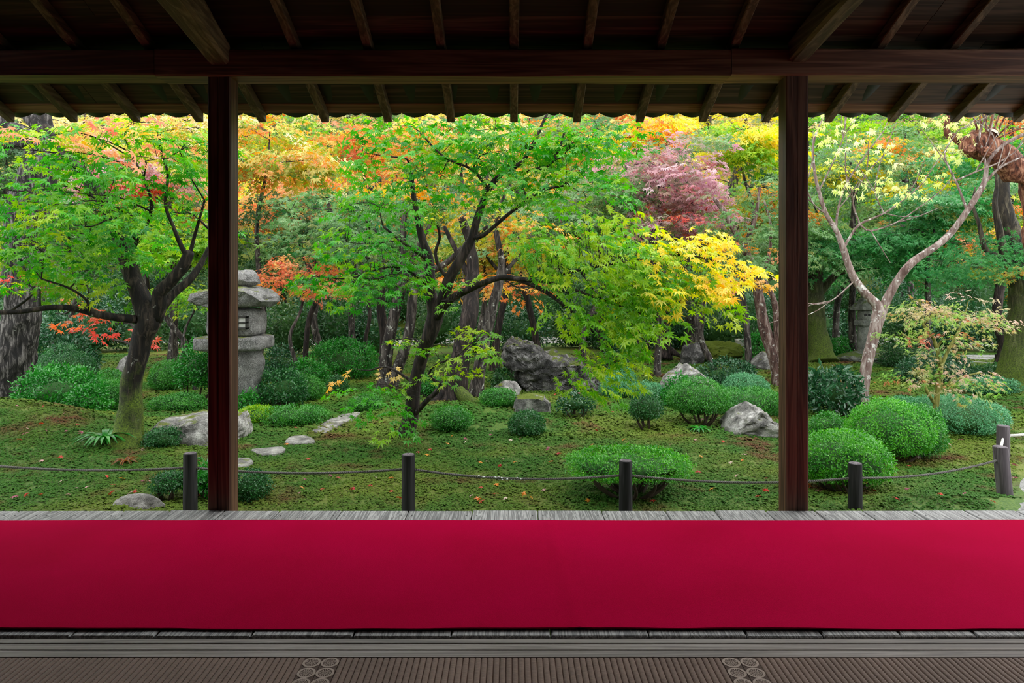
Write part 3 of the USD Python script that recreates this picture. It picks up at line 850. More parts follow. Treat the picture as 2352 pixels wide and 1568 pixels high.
part(o, "lichen", m.get(), "lichen_tuft", smooth=True, label="pale lichen tufts on the rope", kind="stuff")
rope(a3, a4, 0.055, "twisted grey rope running behind the right post", "rope_fibre")
rope(a4, a5, 0.055, "twisted grey rope rising to the leaning corner stake at right", "rope_fibre")
rope(a5 + [0.0, 0.05, -0.02], a6, 0.02, "short pale rope joining the two grey stakes at right", "pale_rope_fibre", r=0.014)
rope(a6 + [0.05, 0, 0.03], P(2480, 978, 8.6), 0.02, "pale rope leaving the rear grey stake toward the right edge", "pale_rope_fibre", r=0.016)

# far rope fence at the right
for px, Y, lab in ((2290, 15.6, "small dark far stake left of the mossy trunk at the right edge"), (2150, 16.2, "small dark far stake hidden among leaves behind the sapling")):
    b = P(px, 815, Y)
    zb = float(gnd(b[0], Y))
    t = thing("fence_stake", lab, "post", (b[0], Y, zb), "far fence stakes")
    part(t, "shaft", lathe([(0.001, -0.1), (0.045, -0.1), (0.045, 0.42), (0.001, 0.42)], 12, (b[0], Y, zb)), "stake_wood", smooth=40)
pa, pb = P(2290, 815, 15.6), P(2150, 815, 16.2)
pa[2], pb[2] = gnd(pa[0], pa[1]) + 0.34, gnd(pb[0], pb[1]) + 0.34
for dz, w in ((0, "upper"), (-0.12, "lower")):
    single("rope", tube(np.linspace(pb + [0, 0, dz], pa + [0, 0, dz], 12), 0.008, 5), "pale_rope_fibre", f"thin pale far rope, the {w} of two behind the sapling", "rope", "far fence ropes", smooth=True)

# ---------------------------------------------------------------- rocks and stepping stones
def rock(px0, px1, py_top, py_base, mt, label, seed, Y=None, depth=0.8, sink=0.06, name="rock", cat="rock", **kw):
    c = (px0 + px1) / 2
    if Y is None:
        Y = G(c, py_base)[1]
    w = (px1 - px0) / FPX * Y
    b = P(c, py_base, Y)
    zb = float(gnd(b[0], Y + w * depth * 0.4))
    zb = min(b[2], zb)
    top = EYE - (py_top - HORIZON) / FPX * Y
    h = max(0.08, top - zb) + sink
    return single(name, rock_mesh((b[0], Y + w * depth * 0.4, zb - sink), (w, w * depth, h), seed, **kw), mt, label, cat, smooth=35)


single("rock", hull_rock([([(356, 1010), (362, 980), (385, 958), (430, 947), (500, 945), (548, 952), (568, 975), (566, 1012), (548, 1040), (380, 1050), (360, 1040)], 0, 1.0)], 8.6, 21, 0.05), "light_rock", "big pale flat-topped rock behind the foot of the left post", "rock", smooth=35)
rock(247, 372, 1141, 1178, "slab_stone", "flat grey slab at the lower left beside the small shrub and the deck", 22, 6.3, 0.45, cuts=5)
single("rock", hull_rock([([(1148, 812), (1158, 788), (1172, 770), (1190, 772), (1215, 784), (1248, 800), (1282, 826), (1275, 850), (1230, 862), (1172, 848), (1152, 832)], 0.0, 1.0),
                          ([(1164, 838), (1170, 868), (1188, 900), (1300, 905), (1380, 905), (1392, 880), (1372, 850), (1330, 826), (1270, 806), (1215, 830)], 0.05, 1.15)], 12.9, 58, 0.075),
       "dark_rock", "huge craggy dark boulder with overhanging peak in the middle of the garden", "rock", smooth=35)
rock(1128, 1198, 876, 912, "light_rock", "small pale rock capped with moss left of the huge boulder's foot", 24, 12.2, 0.7)
single("rock", hull_rock([([(1178, 955), (1180, 925), (1186, 910), (1215, 906), (1250, 908), (1264, 922), (1262, 955)], 0, 0.5)], 10.7, 25, 0.035, bulge=(0.95, 1, 0.9)), "grey_rock", "block-like grey stone with mossy top in front of the huge boulder", "rock", smooth=30)
single("rock", hull_rock([([(1655, 1004), (1660, 975), (1688, 948), (1722, 926), (1752, 938), (1778, 962), (1802, 992), (1800, 1006)], 0, 0.8)], 9.3, 26, 0.07), "light_rock", "whitish jagged rock just left of the right post", "rock", smooth=30)
single("rock", hull_rock([([(1518, 898), (1524, 868), (1552, 846), (1574, 834), (1600, 845), (1625, 868), (1646, 898)], 0, 0.8)], 12.2, 27, 0.07), "light_rock", "pale pointed rock behind the round clipped azalea", "rock", smooth=30)
rock(1566, 1628, 786, 838, "dark_rock", "dark upright stone at the left end of the mossy mound rock", 28, 17.0, 0.7, cuts=8)
rock(1600, 1722, 784, 836, "mossy_rock", "wide rock smothered in lumpy green moss in the rear garden", 29, 17.2, 0.7, cuts=4, rough=0.26)
rock(1732, 1800, 808, 842, "grey_rock", "low grey rock behind the right post in the rear garden", 30, 16.0, 0.7)
rock(262, 318, 816, 856, "light_rock", "smooth grey rock behind the mossy left maple trunk", 31, 14.8, 0.7, rough=0.05)
rock(1935, 2075, 806, 838, "dark_granite", "rough dark footing rocks around the far lantern", 34, 17.3, 0.5, rough=0.2)


def step_stone(pts, label, seed, h=0.04):
    """A flat stone let into the moss; pts outline it in the photograph, taken on the ground."""
    w = np.array([G(*p) for p in pts])
    c = w.mean(0)
    n = 40
    q = smooth_path(np.vstack([w[:, :2], w[:1, :2]]) @ np.eye(2, 3), 0.05)[:, :2]
    v = [np.array([[c[0], c[1], gnd(c[0], c[1]) + h]])]
    for s, dz in ((0.5, h), (0.9, h * 0.95), (0.99, h * 0.6), (1.0, -0.05)):
        r = c[:2] + (q - c[:2]) * s
        z = gnd(r[:, 0], r[:, 1]) + dz + 0.012 * (meshkit.fbm(np.column_stack([r * 6, r[:, 0] * 0 + seed]), 3, seed) - 0.5)
        v.append(np.column_stack([r, z]))
    m = len(q)
    k = np.arange(m)
    f = [np.stack([k * 0, 1 + k, 1 + (k + 1) % m], 1)]
    for r in range(3):
        a = 1 + r * m + k
        b = 1 + r * m + (k + 1) % m
        f += [np.stack([a, a + m, b], 1), np.stack([b, a + m, b + m], 1)]
    single("stepping_stone", (np.vstack(v), np.vstack(f)), "slab_stone", label, "stone", "stepping stones beside the left post", smooth=35)


step_stone([(715, 994), (752, 970), (790, 955), (826, 950), (818, 962), (780, 980), (748, 998)], "long pale stepping slab at the far end of the stone path", 1)
step_stone([(655, 1017), (668, 1008), (700, 1005), (722, 1014), (715, 1022), (660, 1023)], "oval grey stepping stone second from the far end of the path", 2)
step_stone([(576, 1038), (600, 1035), (652, 1032), (650, 1043), (620, 1049), (595, 1047)], "flat grey stepping stone nearest the left post but one", 3)
step_stone([(520, 1062), (548, 1058), (575, 1060), (582, 1068), (560, 1077), (525, 1077)], "grey stepping stone half hidden by the left post", 4)
step_stone([(798, 943), (812, 934), (835, 930), (840, 938), (822, 946)], "small pale stone beyond the long stepping slab", 5)
step_stone([(800, 925), (820, 915), (842, 914), (846, 922), (822, 928)], "small grey stone farthest along the path", 6)

# ---------------------------------------------------------------- stone lanterns
def slab_mesh(centre, size, seed, p=0.4, rough=0.05):
    """A rough-hewn block: a rounded box with a lumpy face."""
    m = trimesh.creation.icosphere(5)
    v = np.array(m.vertices)
    v = np.sign(v) * np.abs(v) ** p
    v = v / np.abs(v).max(0) * np.asarray(size) / 2
    n = v / np.linalg.norm(v, axis=1, keepdims=True)
    return v + n * (rough * ((2 * meshkit.fbm(v * 3.5 + seed, 4, seed) - 1) + 0.5 * (2 * meshkit.fbm(v * 11 + seed, 3, seed + 1) - 1)))[:, None] + np.asarray(centre), np.array(m.faces)



LY = 11.4
lc = xat(543, LY)
zb = float(gnd(lc, LY))


def lz(py):
    return EYE - (py - HORIZON) / FPX * LY


t = thing("stone_lantern", "tall rustic lantern of stacked rough grey stones behind the left post", "lantern", (lc, LY, zb))
col = [(0.001, zb - 0.1), (0.36, zb - 0.1), (0.44, lz(925)), (0.405, lz(900)), (0.42, lz(860)), (0.45, lz(832)), (0.40, lz(812)), (0.34, lz(803)), (0.001, lz(802))]
v, f = lathe([tuple(r) for r in smooth_path(np.array([(a, b, 0) for a, b in col]), 0.04)[:, :2]], 36, (0, 0, 0))
v[:, 1] *= 0.7
v += (v / (np.linalg.norm(v, axis=1, keepdims=True) + 1e-6)) * (0.035 * (meshkit.fbm(v * 3.0, 4, 5) - 0.5) * 2)[:, None]
part(t, "column", (v + [lc, LY, 0], f), "granite", smooth=50)
part(t, "platform", slab_mesh((lc - 0.03, LY, (lz(803) + lz(769)) / 2), (1.09, 0.85, lz(769) - lz(803)), 41, 0.35, 0.045), "granite", smooth=40)
bx0, bx1 = xat(487, LY), xat(601, LY)
v, f = blob_mesh((0, 0, 0), (1, 1, 1), 3, 4, 0.0)
v = np.sign(v) * np.abs(v) ** 0.36
v *= np.array([(bx1 - bx0) / 2, 0.34, (lz(706) - lz(772)) / 2]) / np.abs(v).max(0)
v *= (1 + 0.05 * (meshkit.fbm(v * 5, 3, 8) - 0.5) * 2)[:, None]
fb = part(t, "fire_box", (v + [(bx0 + bx1) / 2, LY, (lz(706) + lz(772)) / 2], f), "granite", smooth=50)
wx0, wx1, wz0, wz1, wy = xat(524, LY - 0.385), xat(568, LY - 0.385), lz(752), lz(723), LY - 0.385
fr = MB()
for a in ((wx0, wx0 + 0.03, wz0, wz1), (wx1 - 0.03, wx1, wz0, wz1), (wx0, wx1, wz0, wz0 + 0.03), (wx0, wx1, wz1 - 0.03, wz1), ((wx0 + wx1) / 2 - 0.012, (wx0 + wx1) / 2 + 0.012, wz0, wz1), (wx0, wx1, (wz0 + wz1) / 2 - 0.012, (wz0 + wz1) / 2 + 0.012)):
    fr.add(*cbox(a[0], a[1], wy - 0.012, wy + 0.09, a[2], a[3], 0.004))
part(fb, "window_frame", fr.get(), "lantern_frame")
for ix in (0, 1):
    for iz in (0, 1):
        cx, cz = (wx0 + wx1) / 2 + (ix - 0.5) * (wx1 - wx0) * 0.5, (wz0 + wz1) / 2 + (iz - 0.5) * (wz1 - wz0) * 0.5
        part(fb, "pane", cbox(cx - 0.066, cx + 0.066, wy + 0.004, wy + 0.06, cz - 0.044, cz + 0.044, 0.002), "paper_pane")
part(t, "cap_stone", hull_rock([([(444, 690), (450, 672), (480, 662), (520, 654), (560, 655), (606, 664), (636, 680), (638, 692), (622, 704), (580, 704), (500, 706), (458, 700)], 0, 1.0)], LY - 0.5, 47, 0.035), "granite", smooth=35)
part(t, "finial_stone", rock_mesh((xat(560, LY), LY, lz(660)), (0.56, 0.45, lz(618) - lz(660)), 44, cuts=6, rough=0.12), "granite", smooth=40)

LY2 = 17.6
lx2 = xat(1985, LY2)
zb2 = float(gnd(lx2, LY2))
h2 = lambda py: EYE - (py - HORIZON) / FPX * LY2
t = thing("stone_lantern", "small classic stone lantern with curved roof far behind the pale forked maple", "lantern", (lx2, LY2, zb2))
c2 = (lx2, LY2, 0)
part(t, "base", lathe([(0.001, zb2 - 0.05), (0.36, zb2 - 0.05), (0.36, h2(826)), (0.30, h2(812)), (0.24, h2(806)), (0.001, h2(806))], 6, c2), "dark_granite")
part(t, "shaft", lathe([(0.165, h2(808)), (0.165, h2(800)), (0.155, h2(790)), (0.155, h2(760)), (0.17, h2(750)), (0.001, h2(750))], 20, c2), "dark_granite", smooth=40)
part(t, "platform", lathe([(0.17, h2(752)), (0.25, h2(746)), (0.26, h2(738)), (0.24, h2(734)), (0.001, h2(734))], 6, c2), "dark_granite")
fb2 = part(t, "fire_box", lathe([(0.13, h2(735)), (0.155, h2(730)), (0.16, h2(723)), (0.155, h2(716)), (0.13, h2(711)), (0.001, h2(711))], 18, c2), "dark_granite", smooth=40)
for dx in (-0.045, 0.045):
    part(fb2, "light_opening", cbox(lx2 + dx - 0.03, lx2 + dx + 0.03, LY2 - 0.163, LY2 - 0.145, h2(725), h2(720), 0.004), "stake_wood")
part(t, "roof", lathe([(0.20, h2(713)), (0.36, h2(711)), (0.37, h2(707)), (0.27, h2(698)), (0.16, h2(690)), (0.10, h2(684)), (0.001, h2(684))], 6, c2), "dark_granite")
part(t, "jewel", lathe([(0.05, h2(685)), (0.09, h2(679)), (0.08, h2(672)), (0.02, h2(664)), (0.001, h2(663))], 14, c2), "dark_granite", smooth=40)

# far masonry glimpsed between the trunks
p0 = P(2322, 775, 22.9)
t = thing("stone_wall", "low grey block wall glimpsed at the far right between the trunks", "wall", (p0[0], 22.9, float(gnd(p0[0], 22.9))))
for r in range(4):
    for c_ in range(5):
        x0_ = p0[0] - 1.4 + c_ * 0.62 + (r % 2) * 0.3
        z0_ = float(gnd(p0[0], 22.9)) + r * 0.17
        part(t, "block", cbox(x0_ + 0.01, x0_ + 0.61, 22.9 - 0.2 + r * 0.12, 23.5, z0_ - 0.02, z0_ + 0.16, 0.012), "grey_rock")
p0 = P(1712, 800, 21.0)
z0_ = float(gnd(p0[0], 21))
single("stone_slab", cbox(p0[0] - 0.3, p0[0] + 0.42, 20.9, 21.2, z0_ - 0.1, z0_ + 0.30, 0.03), "white_stone", "whitish stone slab behind the mossy mound rock", "stone")

# ---------------------------------------------------------------- leaves
def maple_leaf(size, droop=0.25, narrow=0.36, lobes=7, seed=0):
    """A palmate leaf lying in xy, its stalk at the origin and its middle lobe along x."""
    g = np.random.default_rng(seed)
    tips = np.radians(np.linspace(-128, 128, lobes))
    rt = np.interp(np.abs(np.degrees(tips)), [0, 45, 90, 130], [1.0, 0.95, 0.74, 0.45]) * (1 + 0.06 * g.normal(size=lobes))
    notch = np.radians(np.linspace(-128 - 21, 128 + 21, lobes + 1))
    rn = np.full(lobes + 1, narrow)
    rn[0] = rn[-1] = 0.2
    a, r = np.empty(2 * lobes + 1), np.empty(2 * lobes + 1)
    a[0::2], a[1::2], r[0::2], r[1::2] = notch, tips, rn, rt
    v = np.stack([r * np.cos(a), r * np.sin(a), -droop * r**2 + np.where(np.arange(len(a)) % 2, 0.0, 0.05)], 1) * size
    v = np.vstack([[0, 0, 0.0], v])
    k = np.arange(1, len(a))
    return v, np.stack([k * 0, k, k + 1], 1)


def maple_spray(n, span, size, seed, droop=0.25, narrow=0.36, lobes=7):
    """Leaves set along a flat twig that runs from the origin along x."""
    g = np.random.default_rng(seed)
    m = MB()
    for k in range(n):
        t = 0.12 + 0.88 * (k + g.uniform(0, 0.8)) / n
        side = 1 if k % 2 else -1
        w = 0.42 * span * math.sin(math.pi * min(1, t * 0.9 + 0.08)) * g.uniform(0.15, 1.0)
        az = side * g.uniform(0.2, 1.3) * (1 - 0.4 * t)
        v, f = maple_leaf(size * g.uniform(0.7, 1.2), droop * g.uniform(0.4, 1.6), narrow, lobes, seed * 50 + k)
        r = Rot.from_euler("xyz", [g.normal() * 0.35, g.normal() * 0.28 + 0.25, az])
        v = r.apply(v) + [t * span, side * w, g.normal() * 0.035 - 0.10 * t * t * span]
        m.add(v, f)
    return m.get()


def oval_leaf(L, w):
    v = np.array([[0, 0, 0], [0.4 * L, -w, 0.1 * w], [L, 0, -0.08 * L], [0.4 * L, w, 0.1 * w], [0.45 * L, 0, -0.25 * w]])
    return v, np.array([[0, 1, 4], [1, 2, 4], [2, 3, 4], [3, 0, 4]])


def clump(n, R, L, seed, tilt=0.5, aspect=0.26, rise=0.4):
    """Small oval leaves on a patch of a clipped bush whose surface is the xy plane."""
    g = np.random.default_rng(seed)
    m = MB()
    for k in range(n):
        v, f = oval_leaf(L * g.uniform(0.7, 1.25), L * aspect)
        r = Rot.from_euler("xyz", [g.normal() * 0.4, -tilt + g.normal() * 0.4, g.uniform(0, 6.28)])
        rr = R * math.sqrt(g.uniform(0, 1))
        a = g.uniform(0, 6.28)
        m.add(r.apply(v) + [rr * math.cos(a), rr * math.sin(a), g.uniform(-1, 0.5) * R * rise], f)
    return m.get()


SPRAY = [maple_spray(11, 0.40, 0.076, s) for s in (1, 2, 3, 4)]
SPRAY_FINE = [maple_spray(13, 0.34, 0.056, s, 0.35, 0.24) for s in (11, 12, 13)]
SPRAY_BIG = [maple_spray(22, 0.64, 0.088, s, lobes=5) for s in (21, 22, 23)]
SPRAY_FAR = [maple_spray(34, 0.95, 0.105, s, lobes=5) for s in (31, 32, 33)]
CLUMP = [clump(26, 0.075, 0.026, s) for s in (1, 2, 3)]
CLUMP_BIG = [clump(22, 0.11, 0.05, s, 0.6, 0.24) for s in (4, 5, 6)]
CLUMP_HUGE = [clump(14, 0.14, 0.10, s, 0.55, 0.22, 0.6) for s in (7, 8, 9)]
CLUMP_FAR = [clump(26, 0.30, 0.11, s, 0.5, 0.24, 0.6) for s in (14, 15, 16)]

# ---------------------------------------------------------------- trees
def limb_mesh(pts, sides, seed, rough=0.10, step=0.06):
    q = smooth_path(pts, step)
    return tube(q[:, :3], np.maximum(q[:, 3], 0.002), sides, True, rough, seed, 7.0), q


def px_limb(pts):
    """Rows (px, py, Y, half width in px) to rows (x, y, z, radius)."""
    return np.array([[*P(a, b, Y), r / FPX * Y] for a, b, Y, r in pts])


def blobs_px(rows):
    """Rows (px, py, Y, rx, ry, rz, number of sprays) to centres and radii in metres."""
    return [(P(a, b, Y), np.array([rx, ry, rz]), int(n)) for a, b, Y, rx, ry, rz, n in rows]


def spray_set(blobs, seed, flow=None, tilt=0.22, axis=None):
    """Positions and rotations of sprays filling the blobs in flat tiers. flow: preferred direction (x, y, z)."""
    g = np.random.default_rng(seed)
    pos, mats_ = [], []
    for c, r, n in blobs:
        d = g.normal(size=(n, 3))
        d /= np.linalg.norm(d, axis=1, keepdims=True)
        p = c + d * r * (g.uniform(0.15, 1.0, n) ** 0.45)[:, None]
        out = p - (axis if axis is not None else c)
        out[:, 2] *= 0.3
        out /= np.linalg.norm(out, axis=1, keepdims=True) + 1e-9
        x = out + g.normal(size=(n, 3)) * [0.6, 0.6, 0.12] - [0, 0, tilt]
        if flow is not None:
            x = x * 0.45 + np.asarray(flow)
        x /= np.linalg.norm(x, axis=1, keepdims=True)
        up = np.array([0, 0, 1.0]) + g.normal(size=(n, 3)) * 0.28
        y = np.cross(up, x)
        y /= np.linalg.norm(y, axis=1, keepdims=True)
        mats_.append(np.stack([x, y, np.cross(x, y)], -1))
        pos.append(p)
    return np.vstack(pos), Rot.from_matrix(np.concatenate(mats_))


def branch_paths(limbs, blobs, seed, r0=0.016):
    """One branch from the nearest limb into each blob, as rows (x, y, z, r)."""
    g = np.random.default_rng(seed)
    L = np.vstack([smooth_path(l, 0.08) for l in limbs])
    out = []
    for c, r, n in blobs:
        d = np.linalg.norm(L[:, :3] - c, axis=1) + 1.2 * np.maximum(0, L[:, 2] - c[2] + 0.1)
        a = L[np.argmin(d)]
        v = c - a[:3]
        end = c + 0.55 * r * np.array([np.sign(v[0]), np.sign(v[1]) * 0.3, 0.2])
        mid = a[:3] + 0.5 * v + np.array([0, 0, 0.12 * np.linalg.norm(v)]) + g.normal(size=3) * 0.05
        ra = min(a[3] * 0.7, r0 * (1 + 0.4 * np.linalg.norm(v)))
        out.append(np.array([[*a[:3], ra], [*mid, ra * 0.7], [*c, ra * 0.42], [*end, ra * 0.2]]))
    return out


def twig_mesh(paths, pos, seed, share=0.6, r=0.0042):
    g = np.random.default_rng(seed)
    L = np.vstack([smooth_path(l, 0.05)[:, :3] for l in paths])
    m = MB()
    for p in pos[g.random(len(pos)) < share]:
        d = np.linalg.norm(L - p, axis=1) + 1.0 * np.maximum(0, L[:, 2] - p[2])
        a = L[np.argmin(d)]
        v = p - a
        if np.linalg.norm(v) > 1.6:
            continue
        t = np.linspace(0, 1, 5)[:, None]
        c = a + v * t + np.array([0, 0, 0.16 * np.linalg.norm(v)]) * (t * (1 - t)) * 2 + g.normal(size=3) * 0.03 * (t * (1 - t)) * 4
        m.add(*tube(c, np.linspace(r, r * 0.35, 5), 4, False))
    return m.get() if m.n else None


def leaf_parts(parent, protos, pos, rot, scale, which, mt, limit):
    """The leaves of the given sprays as meshes of their own."""
    n = 0
    for p, q, s, w in zip(pos, rot, scale, which):
        v, f = protos[w]
        v = q.apply(v * s) + p
        per = len(f) // (len(v) // (f.max() + 1)) if False else None
        step = protos_leaf[id(protos)]
        for k in range(len(v) // step[0]):
            if n >= limit:
                return
            part(parent, "leaf", (v[k * step[0]:(k + 1) * step[0]], f[: step[1]]), mt)
            n += 1


protos_leaf = {id(SPRAY): (16, 14), id(SPRAY_FINE): (16, 14)}


def tree(name, label, limbs, groups, bark, seed, cat="tree", protos=SPRAY, single_leaves=0, twigs=0.6, sides=12, branch_mat=None, limb_rough=0.10, group=None, scale=(0.85, 1.2), auto=True, dens=1.0, limb_bark={}):
    """limbs: list of (px rows); the first is the trunk. groups: list of (leaf material, px blob rows, options)."""
    g = np.random.default_rng(seed)
    L = [px_limb(l) if len(l[0]) == 4 and not isinstance(l, np.ndarray) else np.asarray(l) for l in limbs]
    base = L[0][0, :3]
    t = thing(name, label, cat, base, group)
    for k, l in enumerate(L):
        (msh, q) = limb_mesh(l, sides if k == 0 else max(6, sides - 4), seed + k, limb_rough if k == 0 else limb_rough * 0.7)
        part(t, "trunk" if k == 0 else "branch", msh, limb_bark.get(k, bark), smooth=True)
    axis = L[0][-1, :3]
    allpaths, allpos = list(L), []
    for gi, (lm, rows, opt) in enumerate(groups):
        blobs = blobs_px(rows) if rows and not isinstance(rows[0][0], np.ndarray) else rows
        blobs = [(c, r, max(1, int(round(n * dens)))) for c, r, n in blobs]
        bp = branch_paths(L, blobs, seed + gi) if auto and not opt.get("no_branch") else []
        for b in bp:
            part(t, "branch", limb_mesh(b, 6, seed, 0.05, 0.1)[0], branch_mat or bark, smooth=True)
        pos, rot = spray_set(blobs, seed + 10 + gi, opt.get("flow"), opt.get("tilt", 0.22))
        pr = opt.get("protos", protos)
        sc = g.uniform(*scale, len(pos))
        which = g.integers(0, len(pr), len(pos))
        allpaths += bp
        tw = twig_mesh(list(L) + bp, pos, seed + gi, twigs) if twigs else None
        if tw is not None:
            part(t, "twigs", tw, branch_mat or bark, kind="stuff")
        keep = np.ones(len(pos), bool)
        if single_leaves and gi == 0:
            len_leaf = len(pr[0][0]) // 16
            near = np.argsort(pos[:, 1])[: int(single_leaves / len_leaf) + 1]
            leaf_parts(t, pr, pos[near], Rot.concatenate([rot[int(i)] for i in near]), sc[near], which[near], lm, single_leaves)
            keep[near] = False
        scatter(t, "foliage", pr, lm, pos[keep], rot[np.nonzero(keep)[0]], sc[keep], label=opt.get("label"), which=which[keep])
    return t
# left mossy maple
tree("maple_tree", "mossy-footed maple with forked trunk and green leaves beside the left moss mound",
     [[(288, 1062, 8.45, 62), (288, 1030, 8.5, 44), (292, 990, 8.55, 31), (300, 930, 8.6, 25), (302, 880, 8.6, 22), (316, 820, 8.6, 22), (328, 770, 8.6, 23), (343, 728, 8.6, 29), (326, 690, 8.6, 22), (306, 640, 8.6, 19), (290, 590, 8.6, 18), (268, 530, 8.6, 15), (240, 470, 8.6, 14), (196, 405, 8.7, 14), (150, 355, 8.8, 11), (110, 300, 8.9, 8), (90, 250, 9, 6)],
      [(352, 730, 8.6, 22), (366, 694, 8.55, 18), (366, 672, 8.5, 15), (392, 646, 8.5, 14), (418, 614, 8.5, 13), (432, 588, 8.5, 12), (438, 578, 8.5, 9)],
      [(312, 733, 8.5, 10), (270, 729, 8.4, 9), (225, 722, 8.3, 8.5), (190, 712, 8.2, 7.5), (140, 705, 8.1, 6.5), (90, 709, 8.0, 6), (40, 716, 7.9, 5.5), (-30, 716, 7.8, 5), (-140, 700, 7.7, 4)],
      [(322, 1040, 8.75, 12), (322, 1000, 8.75, 8), (321, 940, 8.75, 7), (318, 890, 8.7, 8), (322, 850, 8.65, 8)],
      [(372, 704, 8.7, 12), (400, 672, 8.8, 10), (432, 645, 8.9, 9), (458, 612, 9.0, 7), (480, 570, 9.1, 5), (520, 520, 9.2, 4)],
      [(430, 590, 8.5, 6), (412, 556, 8.45, 5), (398, 520, 8.4, 4), (380, 470, 8.4, 3.5), (385, 400, 8.4, 3), (368, 340, 8.4, 2.5), (362, 300, 8.4, 2)],
      [(436, 585, 8.5, 5), (446, 545, 8.5, 4), (456, 510, 8.4, 3), (470, 460, 8.3, 2.5)],
      [(290, 590, 8.55, 6), (330, 530, 8.4, 4), (348, 470, 8.35, 3.5), (330, 410, 8.3, 3), (300, 350, 8.3, 2.5), (285, 305, 8.3, 2)],
      [(205, 716, 8.2, 3.5), (200, 690, 8.1, 3), (160, 662, 8.0, 2.5), (95, 640, 7.9, 2)]],
     [("maple_green", [(120, 350, 8.0, .7, .8, .22, 42), (330, 370, 7.8, .75, .7, .26, 52), (430, 340, 8.2, .5, .6, .25, 34), (70, 440, 8.0, .65, .7, .24, 40), (250, 450, 7.7, .7, .7, .25, 50),
                       (420, 490, 9.0, .5, .6, .25, 40), (130, 540, 8.0, .75, .7, .22, 52), (330, 540, 9.3, .6, .5, .2, 36), (60, 610, 8.3, .5, .5, .16, 30), (200, 600, 8.3, .7, .6, .18, 44), (300, 480, 9.0, .6, .5, .2, 24), (210, 520, 7.6, .4, .4, .14, 18)], {"label": "green maple leaves"}),
      ("maple_lime", [(60, 560, 7.7, .6, .6, .2, 36), (150, 470, 7.6, .6, .6, .2, 26), (200, 655, 8.6, .5, .4, .10, 18), (60, 650, 8.6, .5, .4, .10, 18), (380, 300, 8.0, .7, .5, .15, 26), (180, 310, 8.0, .8, .5, .15, 26)], {"label": "yellow-green maple leaves"}),
      ("maple_salmon", [(60, 318, 7.6, .5, .4, .07, 14), (400, 325, 7.7, .5, .4, .05, 10), (300, 285, 7.7, .6, .4, .05, 8), (180, 350, 7.6, .3, .3, .05, 4)], {"label": "salmon and orange leaves along the crown top", "tilt": 0.1}),
      ("maple_red", [(265, 742, 9.4, .35, .3, .05, 7), (90, 640, 9.0, .6, .4, .08, 6), (260, 780, 9.6, .2, .2, .05, 3), (150, 720, 9.2, .3, .3, .05, 4)], {"label": "orange-red leaves low in the crown", "tilt": 0.1})],
     "mossy_bark", 101, dens=0.55, single_leaves=300, sides=18, limb_rough=0.16)

